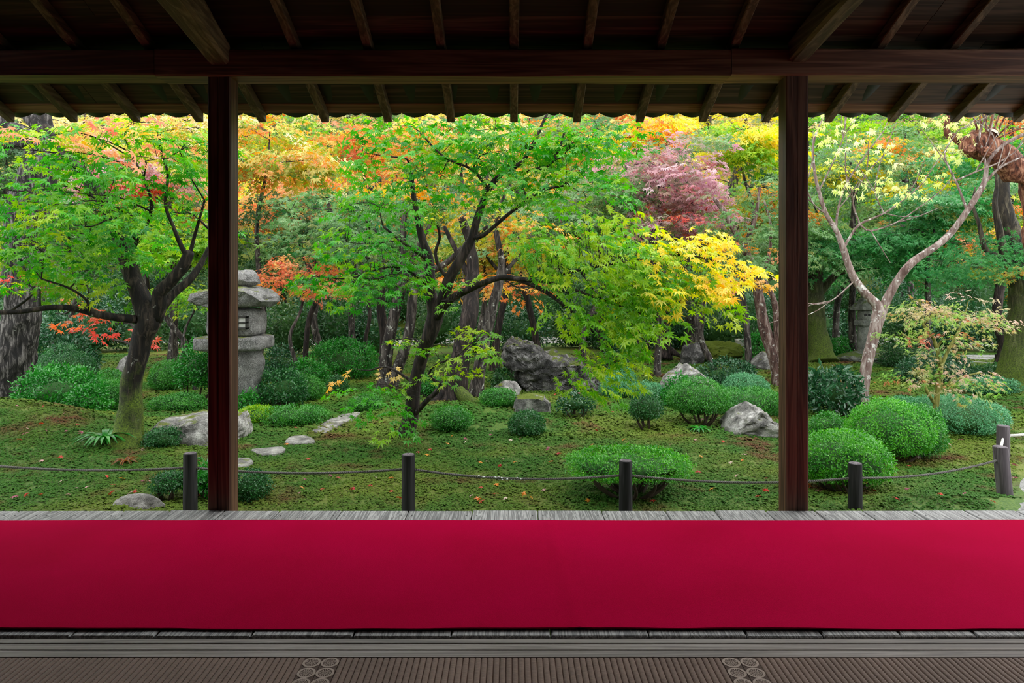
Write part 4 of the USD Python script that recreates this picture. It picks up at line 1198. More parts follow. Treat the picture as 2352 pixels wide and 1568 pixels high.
# centre maple
tree("maple_tree", "dark slender leaning maple in the middle, its arching branch turning yellow",
     [[(930, 1012, 9.2, 24.60), (936, 985, 9.2, 19.68), (946, 945, 9.2, 17.22), (950, 900, 9.2, 15.58), (958, 860, 9.2, 14.76), (972, 810, 9.15, 15.58), (988, 765, 9.1, 17.22), (1000, 722, 9.1, 18.86), (992, 690, 9.1, 13.94), (988, 640, 9.1, 12.30), (984, 590, 9.1, 10.66), (970, 550, 9.1, 9.02), (960, 505, 9.1, 7.38), (950, 450, 9.1, 5.74), (944, 395, 9.1, 4.92)],
      [(1004, 722, 9.1, 14.76), (1020, 680, 9.0, 13.94), (1032, 640, 8.95, 13.12), (1058, 595, 8.9, 11.48), (1084, 545, 8.9, 9.84), (1098, 495, 8.9, 8.20), (1122, 435, 8.9, 7.38), (1150, 402, 8.9, 5.74), (1200, 370, 8.85, 4.92), (1232, 315, 8.8, 4.10), (1256, 262, 8.8, 3.28)],
      [(1002, 728, 9.05, 12.30), (1022, 700, 8.9, 9.84), (1050, 678, 8.8, 9.02), (1082, 662, 8.7, 7.79), (1120, 646, 8.6, 6.97), (1160, 636, 8.5, 6.56), (1200, 645, 8.4, 5.74), (1250, 668, 8.3, 4.92), (1300, 705, 8.2, 3.69), (1360, 760, 8.1, 2.87), (1420, 830, 8.05, 2.05)],
      [(955, 948, 9.15, 6.56), (985, 915, 9.0, 5.74), (1004, 900, 8.95, 4.92), (1012, 882, 8.9, 4.51), (996, 872, 8.9, 3.69), (986, 858, 8.9, 2.87), (1000, 838, 8.85, 2.46), (1045, 822, 8.8, 2.05)],
      [(1160, 638, 8.5, 4.92), (1240, 640, 8.3, 4.10), (1330, 620, 8.2, 3.28), (1440, 600, 8.1, 2.46), (1560, 585, 8.0, 2.05), (1650, 600, 7.9, 1.64)],
      [(1180, 640, 8.4, 4.10), (1270, 650, 8.25, 3.28), (1360, 680, 8.1, 2.87), (1470, 720, 8.0, 2.05)],
      [(1084, 545, 8.9, 5.74), (1110, 540, 8.8, 4.92), (1170, 490, 8.7, 4.10), (1240, 440, 8.6, 3.28), (1300, 425, 8.5, 2.46)],
      [(1122, 435, 8.9, 4.10), (1085, 390, 8.8, 3.28), (1020, 360, 8.7, 2.46), (960, 300, 8.6, 2.05)],
      [(988, 600, 9.1, 5.74), (968, 585, 9.0, 4.92), (930, 560, 8.9, 3.28), (880, 520, 8.8, 2.46)],
      [(1210, 392, 8.85, 4.10), (1260, 380, 8.7, 3.28), (1285, 340, 8.7, 2.87), (1300, 290, 8.7, 2.05)],
      [(1030, 640, 8.95, 4.92), (1010, 615, 8.9, 4.10), (1000, 580, 8.9, 3.69), (1010, 545, 8.85, 3.28), (1003, 510, 8.8, 2.46)]],
     [("maple_green", [(840, 560, 8.6, .5, .55, .22, 46), (870, 640, 8.5, .55, .5, .22, 52), (800, 640, 8.6, .45, .5, .2, 30), (880, 470, 8.7, .6, .6, .22, 50), (1010, 400, 8.7, .55, .6, .2, 40), (900, 360, 8.7, .5, .6, .22, 40),
                       (1200, 330, 8.6, .6, .7, .25, 60), (1310, 340, 8.5, .6, .7, .28, 64), (1390, 320, 8.7, .45, .5, .22, 34), (1130, 350, 8.6, .55, .6, .25, 46), (1200, 440, 8.6, .55, .6, .2, 40), (1330, 440, 8.5, .5, .6, .25, 46), (1100, 300, 8.6, .6, .6, .2, 40), (940, 290, 8.6, .6, .5, .15, 30)], {"label": "green maple leaves"}),
      ("maple_lime", [(1230, 545, 8.2, .5, .5, .22, 40), (1300, 600, 8.1, .55, .5, .25, 48), (1370, 520, 8.3, .5, .5, .25, 36), (1400, 650, 8.0, .5, .45, .22, 42), (1540, 610, 8.0, .5, .4, .15, 22), (1590, 690, 8.0, .3, .3, .1, 10), (1340, 700, 8.0, .4, .4, .18, 36), (1440, 730, 7.95, .4, .4, .18, 40), (1390, 800, 7.9, .3, .3, .18, 26), (1430, 580, 8.0, .5, .5, .2, 44), (1480, 660, 7.9, .4, .4, .18, 36), (1330, 860, 7.9, .25, .25, .14, 10), (1400, 870, 7.9, .2, .2, .1, 8)],
       {"label": "lime leaves streaming down the arching branch", "flow": (0.75, -0.15, -0.38), "no_branch": True}),
      ("maple_yellow", [(1560, 570, 7.9, .48, .4, .15, 28), (1600, 620, 7.9, .42, .4, .12, 24), (1530, 655, 7.85, .5, .4, .13, 26), (1670, 605, 7.9, .25, .3, .06, 9), (1490, 550, 8.0, .35, .3, .12, 14), (1590, 540, 8.1, .3, .3, .08, 10)], {"label": "yellow leaves at the tip of the arching branch", "flow": (0.6, -0.2, -0.28), "no_branch": True}),
      ("maple_lime", [(1050, 805, 8.6, .38, .35, .04, 18), (1000, 850, 8.7, .26, .25, .05, 8), (1130, 772, 8.5, .2, .25, .04, 8), (910, 780, 9.3, .22, .2, .04, 5), (1040, 690, 8.6, .15, .2, .10, 6)], {"label": "low layered leaves around the trunk", "tilt": 0.05}),
      ("maple_green", [(870, 905, 8.6, .25, .3, .10, 10), (890, 950, 8.6, .22, .3, .08, 10), (830, 900, 8.8, .2, .2, .08, 6)], {"label": "drooping green leaves above the path", "no_branch": True}),
      ("maple_orange", [(930, 410, 9.3, .3, .3, .10, 18), (850, 850, 9.6, .3, .2, .04, 4), (1000, 290, 9.2, .4, .3, .06, 6)], {"label": "orange leaves"})],
     "dark_bark", 202, dens=0.55, single_leaves=300, sides=16, limb_rough=0.12)

# pale forked maple, right
tw = [[(1976, 945, 11.4, 19), (1981, 900, 11.4, 16), (1990, 840, 11.4, 15), (2002, 790, 11.4, 15), (2012, 750, 11.4, 16), (2020, 715, 11.4, 18), (2012, 698, 11.4, 13), (1990, 676, 11.4, 11), (1962, 640, 11.4, 10), (1946, 600, 11.4, 9), (1936, 568, 11.4, 9), (1922, 532, 11.4, 7), (1898, 492, 11.4, 6), (1884, 450, 11.4, 5), (1872, 400, 11.4, 4), (1868, 330, 11.4, 3), (1890, 270, 11.4, 2)],
      [(2024, 720, 11.4, 14), (2036, 690, 11.35, 12), (2058, 650, 11.3, 11), (2084, 614, 11.2, 11), (2112, 590, 11.2, 10), (2150, 565, 11.1, 9), (2184, 535, 11.1, 9), (2214, 495, 11.0, 8), (2244, 450, 11.0, 8), (2262, 415, 11.0, 7), (2268, 375, 11.0, 5.5), (2290, 345, 11.0, 5), (2330, 318, 11.0, 4.5), (2400, 290, 11.0, 4)],
      [(1938, 570, 11.4, 5), (1952, 545, 11.35, 4.5), (1975, 515, 11.3, 4), (2030, 490, 11.2, 3), (2080, 455, 11.1, 2.5), (2120, 420, 11.0, 2)],
      [(1975, 516, 11.3, 3.5), (2000, 530, 11.25, 3), (2060, 510, 11.2, 2.5), (2120, 470, 11.1, 2)],
      [(1920, 530, 11.4, 4), (1925, 480, 11.35, 3.5), (1945, 420, 11.3, 3), (1985, 360, 11.25, 2.5), (2030, 300, 11.2, 2)],
      [(1975, 516, 11.3, 3), (1960, 460, 11.3, 2.5), (1990, 400, 11.2, 2), (2045, 340, 11.2, 1.6)],
      [(2266, 390, 11.0, 4.5), (2258, 350, 11.0, 4), (2250, 310, 11.0, 3.5), (2262, 270, 11.0, 2.5)],
      [(2222, 485, 11.0, 5), (2205, 440, 11.0, 4), (2195, 415, 11.0, 3.5), (2180, 385, 11.0, 3), (2170, 350, 11.0, 2.4), (2200, 300, 11, 2)],
      [(2262, 420, 11.0, 5), (2290, 390, 10.9, 4), (2325, 370, 10.9, 3.5), (2400, 340, 10.9, 3)],
      [(2195, 415, 11.0, 3.5), (2240, 395, 10.9, 3), (2290, 375, 10.9, 2.5), (2330, 350, 10.9, 2)],
      [(1898, 492, 11.4, 3), (1870, 470, 11.3, 2.5), (1850, 430, 11.2, 2)],
      [(1880, 440, 11.4, 3), (1910, 380, 11.3, 2.5), (1935, 320, 11.3, 2), (1945, 265, 11.3, 1.6)],
      [(2030, 490, 11.2, 2.4), (2010, 440, 11.2, 2), (2020, 380, 11.2, 1.6)],
      [(2290, 345, 11.0, 3), (2280, 310, 11, 2.4), (2265, 285, 11, 2)],
      [(1968, 640, 11.4, 2.6), (1910, 690, 11.3, 2), (1862, 700, 11.2, 1.4)]]
tw = [[(a, b, Y, r * 0.84) for a, b, Y, r in l] for l in tw[:2]] + [[(a, b, Y, r * 0.66) for a, b, Y, r in l] for l in tw[2:]]
gg = np.random.default_rng(15)
for l in list(tw[2:]):                                             # fine forked shoots
    for _ in range(3):
        k = int(gg.integers(1, len(l)))
        a, b, Y, r = l[k]
        dx, dy = (l[k][0] - l[k - 1][0]), (l[k][1] - l[k - 1][1])
        s_ = 70 / max(20, math.hypot(dx, dy)) * gg.uniform(0.7, 1.5)
        w_ = gg.uniform(-0.7, 0.7)
        ex, ey = (dx - dy * w_) * s_, (dy + dx * w_) * s_
        tw.append([(a, b, Y, min(r * 0.7, 1.5)), (a + ex * 0.5 + gg.normal() * 4, b + ey * 0.5, Y - 0.05, 1.1), (a + ex, b + ey - 8, Y - 0.08, 0.7)])
t = tree("maple_tree", "pale forked maple with bare smooth limbs and sparse cream leaves, right of the right post", tw, [], "pale_bark", 303, sides=14, limb_rough=0.14)
g = np.random.default_rng(5)
spots = [(1930, 300), (1968, 318), (1935, 345), (1900, 318), (2030, 400), (1976, 395), (1945, 430), (2045, 420), (1925, 445), (2020, 440), (2085, 445), (2060, 460), (2110, 445), (1930, 425), (2120, 400), (2145, 345), (2160, 350), (2185, 350), (2135, 355), (2210, 310), (2230, 330), (2222, 345), (2200, 345), (2175, 315), (2190, 290), (2165, 285), (2240, 290),
         (2270, 300), (2120, 280), (2145, 275), (1905, 365), (1890, 330), (2060, 370), (1990, 430), (1970, 445), (2070, 440), (2128, 450), (2150, 410), (2200, 365), (2215, 275), (1955, 285), (2000, 300), (1880, 300), (1895, 280), (2030, 350), (2050, 335)]
n = 0
for px, py in spots:
    for k in range(5):
        c = P(px + g.normal() * 9, py + g.normal() * 8, 11.15 + g.normal() * 0.1)
        v, f = maple_leaf(0.075 * g.uniform(0.75, 1.2), 0.5, 0.36, 7, n)
        v = Rot.from_euler("xyz", [g.normal() * 0.5, 0.9 + g.normal() * 0.35, g.uniform(0, 6.28)]).apply(v) + c
        part(t, "leaf", (v, f), "maple_pale")
        n += 1

# variegated sapling
tree("maple_sapling", "young maple sapling with thin green stem and pink-green mottled leaves, rising from the blue-green dome",
     [[(2146, 968, 9.35, 7), (2150, 930, 9.35, 6.5), (2156, 880, 9.35, 6), (2160, 840, 9.35, 5.5), (2152, 800, 9.35, 4.5), (2140, 770, 9.3, 3.5), (2120, 745, 9.3, 3)],
      [(2158, 850, 9.35, 4.5), (2180, 800, 9.3, 3.5), (2200, 765, 9.3, 3), (2215, 730, 9.3, 2.4)],
      [(2146, 925, 9.35, 4), (2130, 900, 9.3, 3.5), (2118, 870, 9.3, 3), (2095, 845, 9.2, 2)],
      [(2150, 900, 9.35, 3), (2200, 870, 9.3, 2.5), (2250, 855, 9.3, 2)],
      [(2140, 770, 9.3, 3), (2100, 780, 9.2, 2.5), (2070, 765, 9.2, 2)]],
     [("sapling_leaf", [(2105, 715, 9.3, .25, .3, .12, 22), (2140, 720, 9.2, .3, .3, .12, 26), (2200, 725, 9.2, .32, .3, .14, 30), (2255, 735, 9.2, .28, .3, .1, 20), (2080, 770, 9.2, .16, .2, .06, 8), (2170, 780, 9.2, .3, .3, .12, 26), (2120, 860, 9.2, .3, .3, .12, 24),
                        (2200, 870, 9.2, .3, .3, .12, 22), (2235, 885, 9.2, .2, .25, .07, 12), (2150, 820, 9.2, .22, .25, .1, 12), (2225, 690, 9.3, .12, .15, .1, 6), (2110, 690, 9.3, .12, .15, .08, 6)], {})],
     "green_twig", 404, cat="tree", protos=SPRAY_FINE, single_leaves=300, dens=0.6, sides=8, scale=(0.7, 1.0))

# red-barked lopped limb at upper right, reaching in from a tree outside the frame
tree("lopped_tree", "thick reddish-brown lopped limb with sprouting shoots at the upper right edge",
     [np.array([[8.9, 11.3, -0.6, .30], [8.8, 11.3, 0.8, .26], [8.65, 11.3, 1.9, .24], *[[*P(a, b, 11.2), r / FPX * 11.2] for a, b, r in ((2380, 420, 33), (2335, 385, 31), (2300, 360, 30), (2268, 342, 30), (2245, 330, 31), (2228, 338, 26), (2214, 344, 18))]]),
      [(2262, 345, 11.2, 22), (2262, 322, 11.15, 17), (2276, 308, 11.1, 15), (2282, 303, 11.1, 14)],
      [(2250, 335, 11.2, 15), (2240, 312, 11.2, 13), (2236, 304, 11.2, 12)],
      [(2240, 345, 11.3, 12), (2210, 326, 11.35, 9), (2190, 315, 11.4, 8), (2176, 308, 11.4, 7), (2175, 285, 11.4, 6), (2180, 262, 11.4, 5)]]
     + [[(2262 + a, 312, 11.1, 2.4), (2262 + a * 1.6, 280, 11.05, 2), (2262 + a * 2.6, 235, 11, 1.6)] for a in (-14, -6, 2, 9, 17, 25)] + [[(2285, 318, 11.1, 2), (2320, 285, 11, 1.7), (2360, 255, 11, 1.4)], [(2285, 322, 11.1, 2), (2330, 300, 11, 1.7), (2380, 290, 11, 1.4)]],
     [], "red_bark", 505, cat="tree", sides=28, limb_rough=0.42)
lop = [p for p in origin if p.startswith("/World/lopped_tree")][0]
part(lop, "cut_face", lathe([(0.001, 0.0), (0.085, -0.004), (0.09, -0.03)], 18, (0, 0, 0)) if False else (Rot.from_euler("y", 35, degrees=True).apply(lathe([(0.001, 0.0), (0.085, -0.004), (0.095, -0.05)], 18)[0]) + P(2282, 302, 11.06), lathe([(0.001, 0.0), (0.085, -0.004), (0.095, -0.05)], 18)[1][:, ::-1]), "cut_wood", label="pale sawn end")
for a, b, r in ((2226, 344, .08), (2300, 374, .05), (2262, 348, .09)):
    part(lop, "burl", blob_mesh(P(a, b, 10.98), (r, r, r * 0.9), int(a), 3, 0.5, 2.5), "red_bark", smooth=True)

# old dark furrowed trunk at the far left
tree("old_tree", "massive grey furrowed trunk at the left edge behind the moss mound",
     [[(8, 960, 10.9, 52), (16, 915, 10.9, 44), (30, 840, 10.9, 40), (44, 760, 10.9, 38), (54, 690, 10.9, 39), (60, 600, 10.9, 41), (66, 510, 10.9, 43), (84, 430, 10.9, 40), (98, 370, 10.9, 34), (70, 320, 10.9, 22), (20, 290, 10.9, 14), (-60, 250, 10.9, 10)],
      [(96, 400, 10.9, 26), (112, 350, 10.95, 22), (95, 300, 11.0, 18), (60, 255, 11.1, 16)],
      [(105, 360, 10.9, 16), (112, 310, 11.0, 12), (104, 250, 11.0, 10)],
      [(100, 345, 10.9, 10), (50, 330, 10.7, 9), (-10, 335, 10.5, 8), (-80, 330, 10.3, 6)]],
     [], "plated_bark", 606, cat="tree", sides=36, limb_rough=0.32)

# ------------- trees of the middle distance with drawn trunks
tree("maple_tree", "twin-trunked grey maple just left of the dark leaning trunk",
     [[(880, 905, 13.2, 22), (884, 860, 13.2, 15), (890, 800, 13.2, 14), (903, 735, 13.2, 13), (918, 675, 13.2, 12), (930, 630, 13.2, 10), (925, 560, 13.2, 8), (930, 480, 13.2, 6)],
      [(895, 900, 13.2, 18), (912, 850, 13.15, 14), (930, 800, 13.1, 13), (943, 740, 13.1, 12), (948, 680, 13.1, 12), (956, 645, 13.1, 11), (990, 622, 13.1, 9), (1030, 600, 13.1, 7), (1080, 550, 13.1, 5), (1120, 520, 13.1, 4)],
      [(930, 640, 13.2, 7), (912, 655, 13.1, 4), (885, 658, 13, 2.5)],
      [(932, 625, 13.2, 6), (965, 560, 13.3, 5), (1010, 470, 13.4, 4), (1020, 420, 13.4, 3)]],
     [("maple_greygreen", [(760, 480, 13.2, 1.0, 1.0, .35, 50), (820, 540, 13.2, .9, .9, .3, 44), (720, 560, 13.2, .8, .9, .3, 34), (960, 470, 13.6, .9, .9, .4, 40), (1060, 480, 13.6, .9, .9, .4, 40)], {"label": "grey-green leaves"})],
     "grey_bark", 701, sides=12)
tree("maple_tree", "slim grey lichen-spotted trunk leaning right, left of the huge boulder",
     [[(1093, 912, 12.3, 22), (1097, 880, 12.3, 16), (1104, 830, 12.3, 14), (1114, 780, 12.3, 13), (1122, 740, 12.3, 14), (1132, 700, 12.3, 12), (1144, 660, 12.3, 11), (1152, 600, 12.3, 8), (1140, 520, 12.3, 6), (1160, 440, 12.3, 4)],
      [(1150, 640, 12.3, 6), (1190, 590, 12.3, 4), (1230, 560, 12.2, 3)]],
     [("maple_mixed", [(1120, 500, 12.6, .8, .8, .3, 40), (1230, 540, 12.6, .7, .7, .3, 30), (1060, 430, 13.0, .8, .8, .3, 36)], {"label": "yellow, orange and green leaves"})],
     "grey_bark", 702, sides=12)
tree("old_tree", "stout old hollow-barked trunk with a moss-covered root at its right foot",
     [[(1030, 938, 11.7, 46), (1034, 915, 11.7, 38), (1042, 880, 11.7, 30), (1054, 830, 11.7, 24), (1066, 780, 11.75, 21), (1076, 730, 11.8, 20), (1084, 680, 11.9, 18), (1086, 620, 12, 15), (1080, 560, 12, 11), (1060, 500, 12, 8)],
      [(1046, 885, 11.6, 10), (1066, 912, 11.5, 15), (1098, 940, 11.4, 13), (1135, 952, 11.3, 11), (1165, 958, 11.2, 9), (1190, 966, 11.1, 5)],
      [(1012, 900, 11.6, 14), (998, 925, 11.5, 13), (985, 945, 11.4, 10)],
      [(1084, 650, 11.95, 8), (1050, 580, 12, 6), (1020, 520, 12, 4)]],
     [("maple_orange", [(1080, 640, 13.2, .7, .6, .25, 22), (1190, 660, 14, .8, .6, .2, 20)], {"label": "rust-orange leaves"})],
     "dark_bark", 703, limb_bark={1: "very_mossy_bark"}, sides=18, limb_rough=0.3)
tree("maple_tree", "rust and white mottled trunk leaning behind the left side of the right post",
     [[(1796, 925, 13.6, 20), (1790, 880, 13.6, 17), (1782, 830, 13.6, 15), (1766, 785, 13.6, 14), (1754, 745, 13.6, 13), (1746, 700, 13.6, 12), (1738, 650, 13.6, 11), (1728, 610, 13.6, 10), (1712, 575, 13.6, 8), (1690, 535, 13.6, 7), (1665, 490, 13.6, 6), (1640, 455, 13.6, 4)],
      [(1783, 840, 13.6, 10), (1786, 760, 13.5, 9), (1780, 700, 13.5, 7), (1765, 660, 13.5, 5), (1742, 620, 13.5, 4)],
      [(1740, 660, 13.6, 5), (1765, 590, 13.5, 4), (1770, 520, 13.5, 3), (1755, 460, 13.5, 2.5)],
      [(1712, 575, 13.6, 5), (1735, 500, 13.6, 4), (1745, 430, 13.6, 3)]],
     [("maple_greygreen", [(1700, 520, 13.4, .8, .8, .3, 46), (1750, 600, 13.4, .6, .7, .3, 34), (1690, 610, 13.2, .7, .6, .2, 30), (1770, 450, 13.6, .6, .8, .3, 30)], {"label": "green leaves"}),
      ("maple_salmon", [(1690, 640, 13.0, .55, .4, .1, 16), (1730, 570, 13.0, .35, .4, .1, 8)], {"label": "pale salmon leaves hanging left of the post", "no_branch": True})],
     "rust_bark", 704, sides=12)
tree("old_tree", "thick mossy trunk with flared foot at the right edge",
     [[(2330, 915, 13.0, 62), (2333, 885, 13.0, 46), (2338, 820, 13.0, 34), (2344, 760, 13.0, 29), (2349, 700, 13.0, 28), (2352, 640, 13.0, 27), (2340, 580, 13.1, 22), (2320, 520, 13.2, 17), (2305, 450, 13.3, 13), (2310, 380, 13.3, 9)],
      [(2346, 665, 13.0, 16), (2325, 640, 13.0, 12), (2308, 590, 13, 10), (2296, 530, 13.0, 8), (2285, 470, 13.0, 6), (2290, 420, 13.0, 4), (2280, 360, 13, 2)],
      [(2330, 620, 13.0, 9), (2290, 590, 13.0, 7), (2262, 570, 13.0, 6), (2250, 520, 13.0, 4.5), (2235, 470, 13.0, 3), (2240, 430, 13, 1.6)]],
     [("maple_bluegreen", [(2290, 620, 13.0, .75, .8, .22, 60), (2200, 600, 13.2, .7, .8, .22, 52), (2330, 560, 13.2, .6, .8, .3, 44), (2250, 560, 13.4, .8, .8, .25, 46)], {"label": "blue-green tiered leaves", "protos": SPRAY_FINE, "tilt": 0.3}),
      ("maple_mixed", [(2320, 620, 12.7, .4, .5, .1, 18)], {"label": "yellowed leaf tips"})],
     "very_mossy_bark", 705, sides=18, limb_rough=0.22)
tree("old_tree", "mossy buttressed trunk just right of the right post",
     [[(1890, 836, 17.6, 40), (1886, 812, 17.7, 29), (1880, 770, 17.8, 22), (1872, 720, 17.9, 22), (1870, 660, 18, 19), (1878, 590, 18, 15), (1900, 520, 18, 11)],
      [(1872, 690, 18, 10), (1910, 640, 18, 8), (1960, 600, 18, 6), (2000, 560, 18, 4)]],
     [("maple_bluegreen", [(1930, 600, 18.4, 1.2, .9, .28, 50), (2010, 610, 18.6, 1.0, .8, .25, 44), (1960, 550, 17.2, 1.2, 1.1, .35, 56), (2060, 580, 17.0, 1.0, 1.1, .3, 46), (1880, 570, 17.2, .7, .9, .3, 30), (2120, 620, 16.8, .8, .9, .25, 36)], {"label": "blue-green tiered leaves", "protos": SPRAY_BIG, "tilt": 0.3})],
     "very_mossy_bark", 706, sides=16, limb_rough=0.2)
tree("old_tree", "short dark trunk standing alone on moss right of the huge boulder",
     [[(1522, 822, 18.0, 25), (1524, 804, 18.0, 19), (1522, 770, 18, 18), (1518, 720, 18, 17), (1512, 670, 18, 16), (1505, 600, 18, 13), (1500, 520, 18, 9)],
      [(1532, 800, 18, 10), (1552, 812, 17.8, 6), (1570, 820, 17.6, 3)],
      [(1512, 660, 18, 9), (1540, 620, 18, 7), (1570, 560, 18, 5)]],
     [("forest_green", [(1430, 660, 18.2, 1.2, 1.1, .4, 40), (1540, 640, 18.4, 1.2, 1.1, .4, 40), (1600, 690, 18.6, .9, 1, .3, 24)], {"label": "deep green leaves", "protos": SPRAY_BIG})],
     "dark_bark", 707, sides=14, limb_rough=0.2)
for px, w, Y, lab, s, bk in ((1588, 17, 20.5, "grey trunk rising behind the dark stone of the mossy mound", 1, "grey_bark"), (1671, 18, 21.5, "broad grey-green trunk rising behind the mossy mound rock", 2, "very_mossy_bark"), (884, 12, 17.0, "dark trunk glimpsed left of the twin grey maple", 3, "dark_bark"), (1236, 9, 18.0, "thin dark trunk behind the peak of the huge boulder", 4, "dark_bark"),
                             (1616, 14, 22.5, "mossy trunk between the two grey trunks of the rear garden", 5, "very_mossy_bark"), (1395, 9, 19.5, "thin dark trunk in shade right of the huge boulder's peak", 6, "dark_bark"), (855, 5, 15.5, "thin dark stem left of the twin grey maple", 7, "dark_bark"), (392, 8, 15.5, "plain grey stem behind the small clipped mounds at left", 8, "grey_bark"),
                             (1135, 10, 16.0, "dark bent stem between the slim lichened trunk and the huge boulder", 9, "dark_bark"), (2295, 13, 15.4, "dark upright trunk left of the mossy edge trunk", 10, "dark_bark"), (1455, 10, 23.0, "thin trunk deep in shade left of the lone dark trunk", 11, "grey_bark"), (700, 7, 14.8, "thin stem behind the low red maple", 12, "dark_bark"), (1920, 8, 19.0, "slender curved stem between mossy trunk and far lantern", 13, "grey_bark")):
    g = np.random.default_rng(900 + s)
    by = HORIZON + FPX * 2.1 / Y + 6
    k = [g.uniform(-14, 14) for _ in range(5)]
    lean = g.uniform(-20, 20)
    limb = [(px + lean * i * 0.6 + (k[i % 5] if i else 0), by - i * 70, Y, w * (1.35 if i == 0 else 1.0 - 0.08 * i)) for i in range(7)]
    sub = [(limb[3][0], limb[3][1], Y, w * 0.5), (limb[3][0] + 50 * (-1) ** s, limb[3][1] - 60, Y, w * 0.35), (limb[3][0] + 90 * (-1) ** s, limb[3][1] - 140, Y, w * 0.2)]
    x6, y6 = limb[6][0], limb[6][1]
    lm = ("forest_green", "maple_greygreen", "maple_mixed", "maple_bluegreen")[s % 4]
    tree("woodland_tree", lab, [limb, sub], [(lm, [(x6 + 40, y6 + 60, Y, 1.0, 1.0, .4, 22), (x6 - 70, y6 + 30, Y + .4, 1.0, 1.0, .4, 22), (x6 + 80 * (-1) ** s, y6 + 110, Y, .8, .8, .3, 14)], {"protos": SPRAY_BIG})], bk, 900 + s, sides=10, limb_rough=0.15)


def crown_tree(label, px, Y, cpx, cpy, rx, rz, lm, n, seed, bark="grey_bark", w=9, protos=SPRAY_BIG, nb=8, second=None, ry=None, scale=(0.85, 1.25), name="maple_tree"):
    """A tree whose crown centre shows at (cpx, cpy); nb branches carry flat tiers of leaves."""
    g = np.random.default_rng(seed)
    ry = ry or rx * 0.8
    x, y = xat(px, Y), Y
    z0 = float(gnd(x, y))
    c = P(cpx, cpy, Y)
    r = w / FPX * Y
    top = c + [0, 0, rz * 0.5]
    foot = np.array([x, y, z0 - 0.15])
    tr = np.array([[*foot, r * 1.5], [*(foot + [0, 0, 0.35]), r * 1.05]] + [[*(foot + (top - foot) * s + [g.normal() * 0.12 * math.sin(3.14 * s), g.normal() * 0.1, 0]), r * (1 - 0.75 * s)] for s in (0.25, 0.45, 0.65, 0.85)] + [[*top, r * 0.15]])
    blobs = []
    for k in range(nb):
        a = k * 2.4 + g.uniform(-0.4, 0.4)
        q = math.sqrt((k + 0.6) / nb)
        blobs.append((c + np.array([rx * 0.75 * q * math.cos(a), ry * 0.75 * q * math.sin(a), rz * g.uniform(-0.85, 0.8) * (1 - 0.4 * q * q)]), np.array([rx * 0.45, ry * 0.45, rz * 0.26]), max(1, int(n / nb))))
    gs = [(lm, blobs, {})]
    if second:
        gs.append((second[0], [(c + np.array([rx * g.uniform(-.8, .8), -ry * g.uniform(.1, .7), rz * g.uniform(-.7, .8)]), np.array([rx * .3, ry * .3, rz * .15]), max(1, int(second[1] / 4))) for _ in range(4)], {"no_branch": True, "label": "leaves of a second colour"}))
    return tree(name, label, [tr], gs, bark, seed, protos=protos, sides=10, scale=scale, twigs=0.3, limb_rough=0.12)


crown_tree("yellow-green maple over the left lantern, orange in places", 590, 15.0, 620, 350, 1.8, .85, "maple_mixed", 170, 1001, second=("maple_cream", 60))
crown_tree("orange and cream maple right of the left lantern, mid height", 740, 17.5, 680, 460, 1.5, .75, "maple_salmon", 170, 1002, second=("maple_cream", 60))
crown_tree("small red-orange maple leaning over the left lantern's cap", 690, 13.6, 685, 635, .95, .45, "maple_salmon", 90, 1003, second=("maple_red", 30), w=6, protos=SPRAY_FINE, nb=6)
crown_tree("grey-green maple behind the centre-left, dusted with white light", 810, 18.0, 800, 480, 1.6, .9, "maple_greygreen", 130, 1004, second=("maple_cream", 50))
crown_tree("orange and yellow maple at the top left of centre", 850, 21.0, 830, 340, 1.9, .8, "maple_orange", 190, 1005, second=("maple_lime", 50))
crown_tree("cream and yellow maple behind the top of the centre maple", 1060, 22.0, 1060, 320, 2.0, .8, "maple_cream", 190, 1006, second=("maple_yellow", 70))
crown_tree("olive and orange maple seen between the centre maple's limbs", 1110, 17.0, 1110, 560, 1.3, .8, "maple_mixed", 150, 1007, w=9)
crown_tree("silvery grey-green maple right of the centre maple", 1340, 15.5, 1350, 480, 1.3, .8, "maple_greygreen", 210, 1008, w=9, second=("maple_mauve", 24))
crown_tree("pink-mauve maple high up between centre maple and right post", 1510, 15.0, 1515, 380, 1.4, .75, "maple_mauve", 200, 1009, protos=SPRAY, w=8, nb=10, scale=(1.0, 1.5), second=("maple_greygreen", 30))
crown_tree("mauve-red maple, lower and nearer the right post", 1640, 14.8, 1590, 480, .95, .5, "maple_mauve", 150, 1010, protos=SPRAY, w=8, second=("maple_red", 12), scale=(1.0, 1.4))
crown_tree("bright yellow maple at the top left of the right post", 1720, 16.5, 1715, 330, 1.05, .55, "maple_yellow", 150, 1011, w=8, second=("maple_lime", 60))
crown_tree("yellow-orange maple under the eave, right of centre", 1460, 20.0, 1470, 310, 1.5, .5, "maple_yellow", 110, 1012, second=("maple_orange", 40))
crown_tree("shaded green maple right of the huge boulder", 1480, 20.5, 1440, 600, 1.9, 1.0, "maple_greygreen", 180, 1013)
crown_tree("yellow-green maple behind the pale forked maple, top", 1960, 18.0, 1950, 380, 1.7, .85, "maple_greygreen", 120, 1014, second=("maple_yellow", 50))
crown_tree("green maple behind the right half of the pale forked maple", 2140, 16.0, 2130, 500, 1.4, .85, "maple_bluegreen", 210, 1015, second=("maple_greygreen", 50))
crown_tree("tall green maple at the right edge behind the lopped limb", 2310, 17.5, 2280, 400, 1.7, 1.1, "maple_bluegreen", 230, 1016, second=("maple_lime", 40))
crown_tree("orange-tinged green maple far behind the pale forked maple", 2080, 23.0, 2080, 340, 2.0, 1.0, "maple_greygreen", 180, 1017, second=("maple_orange", 50))
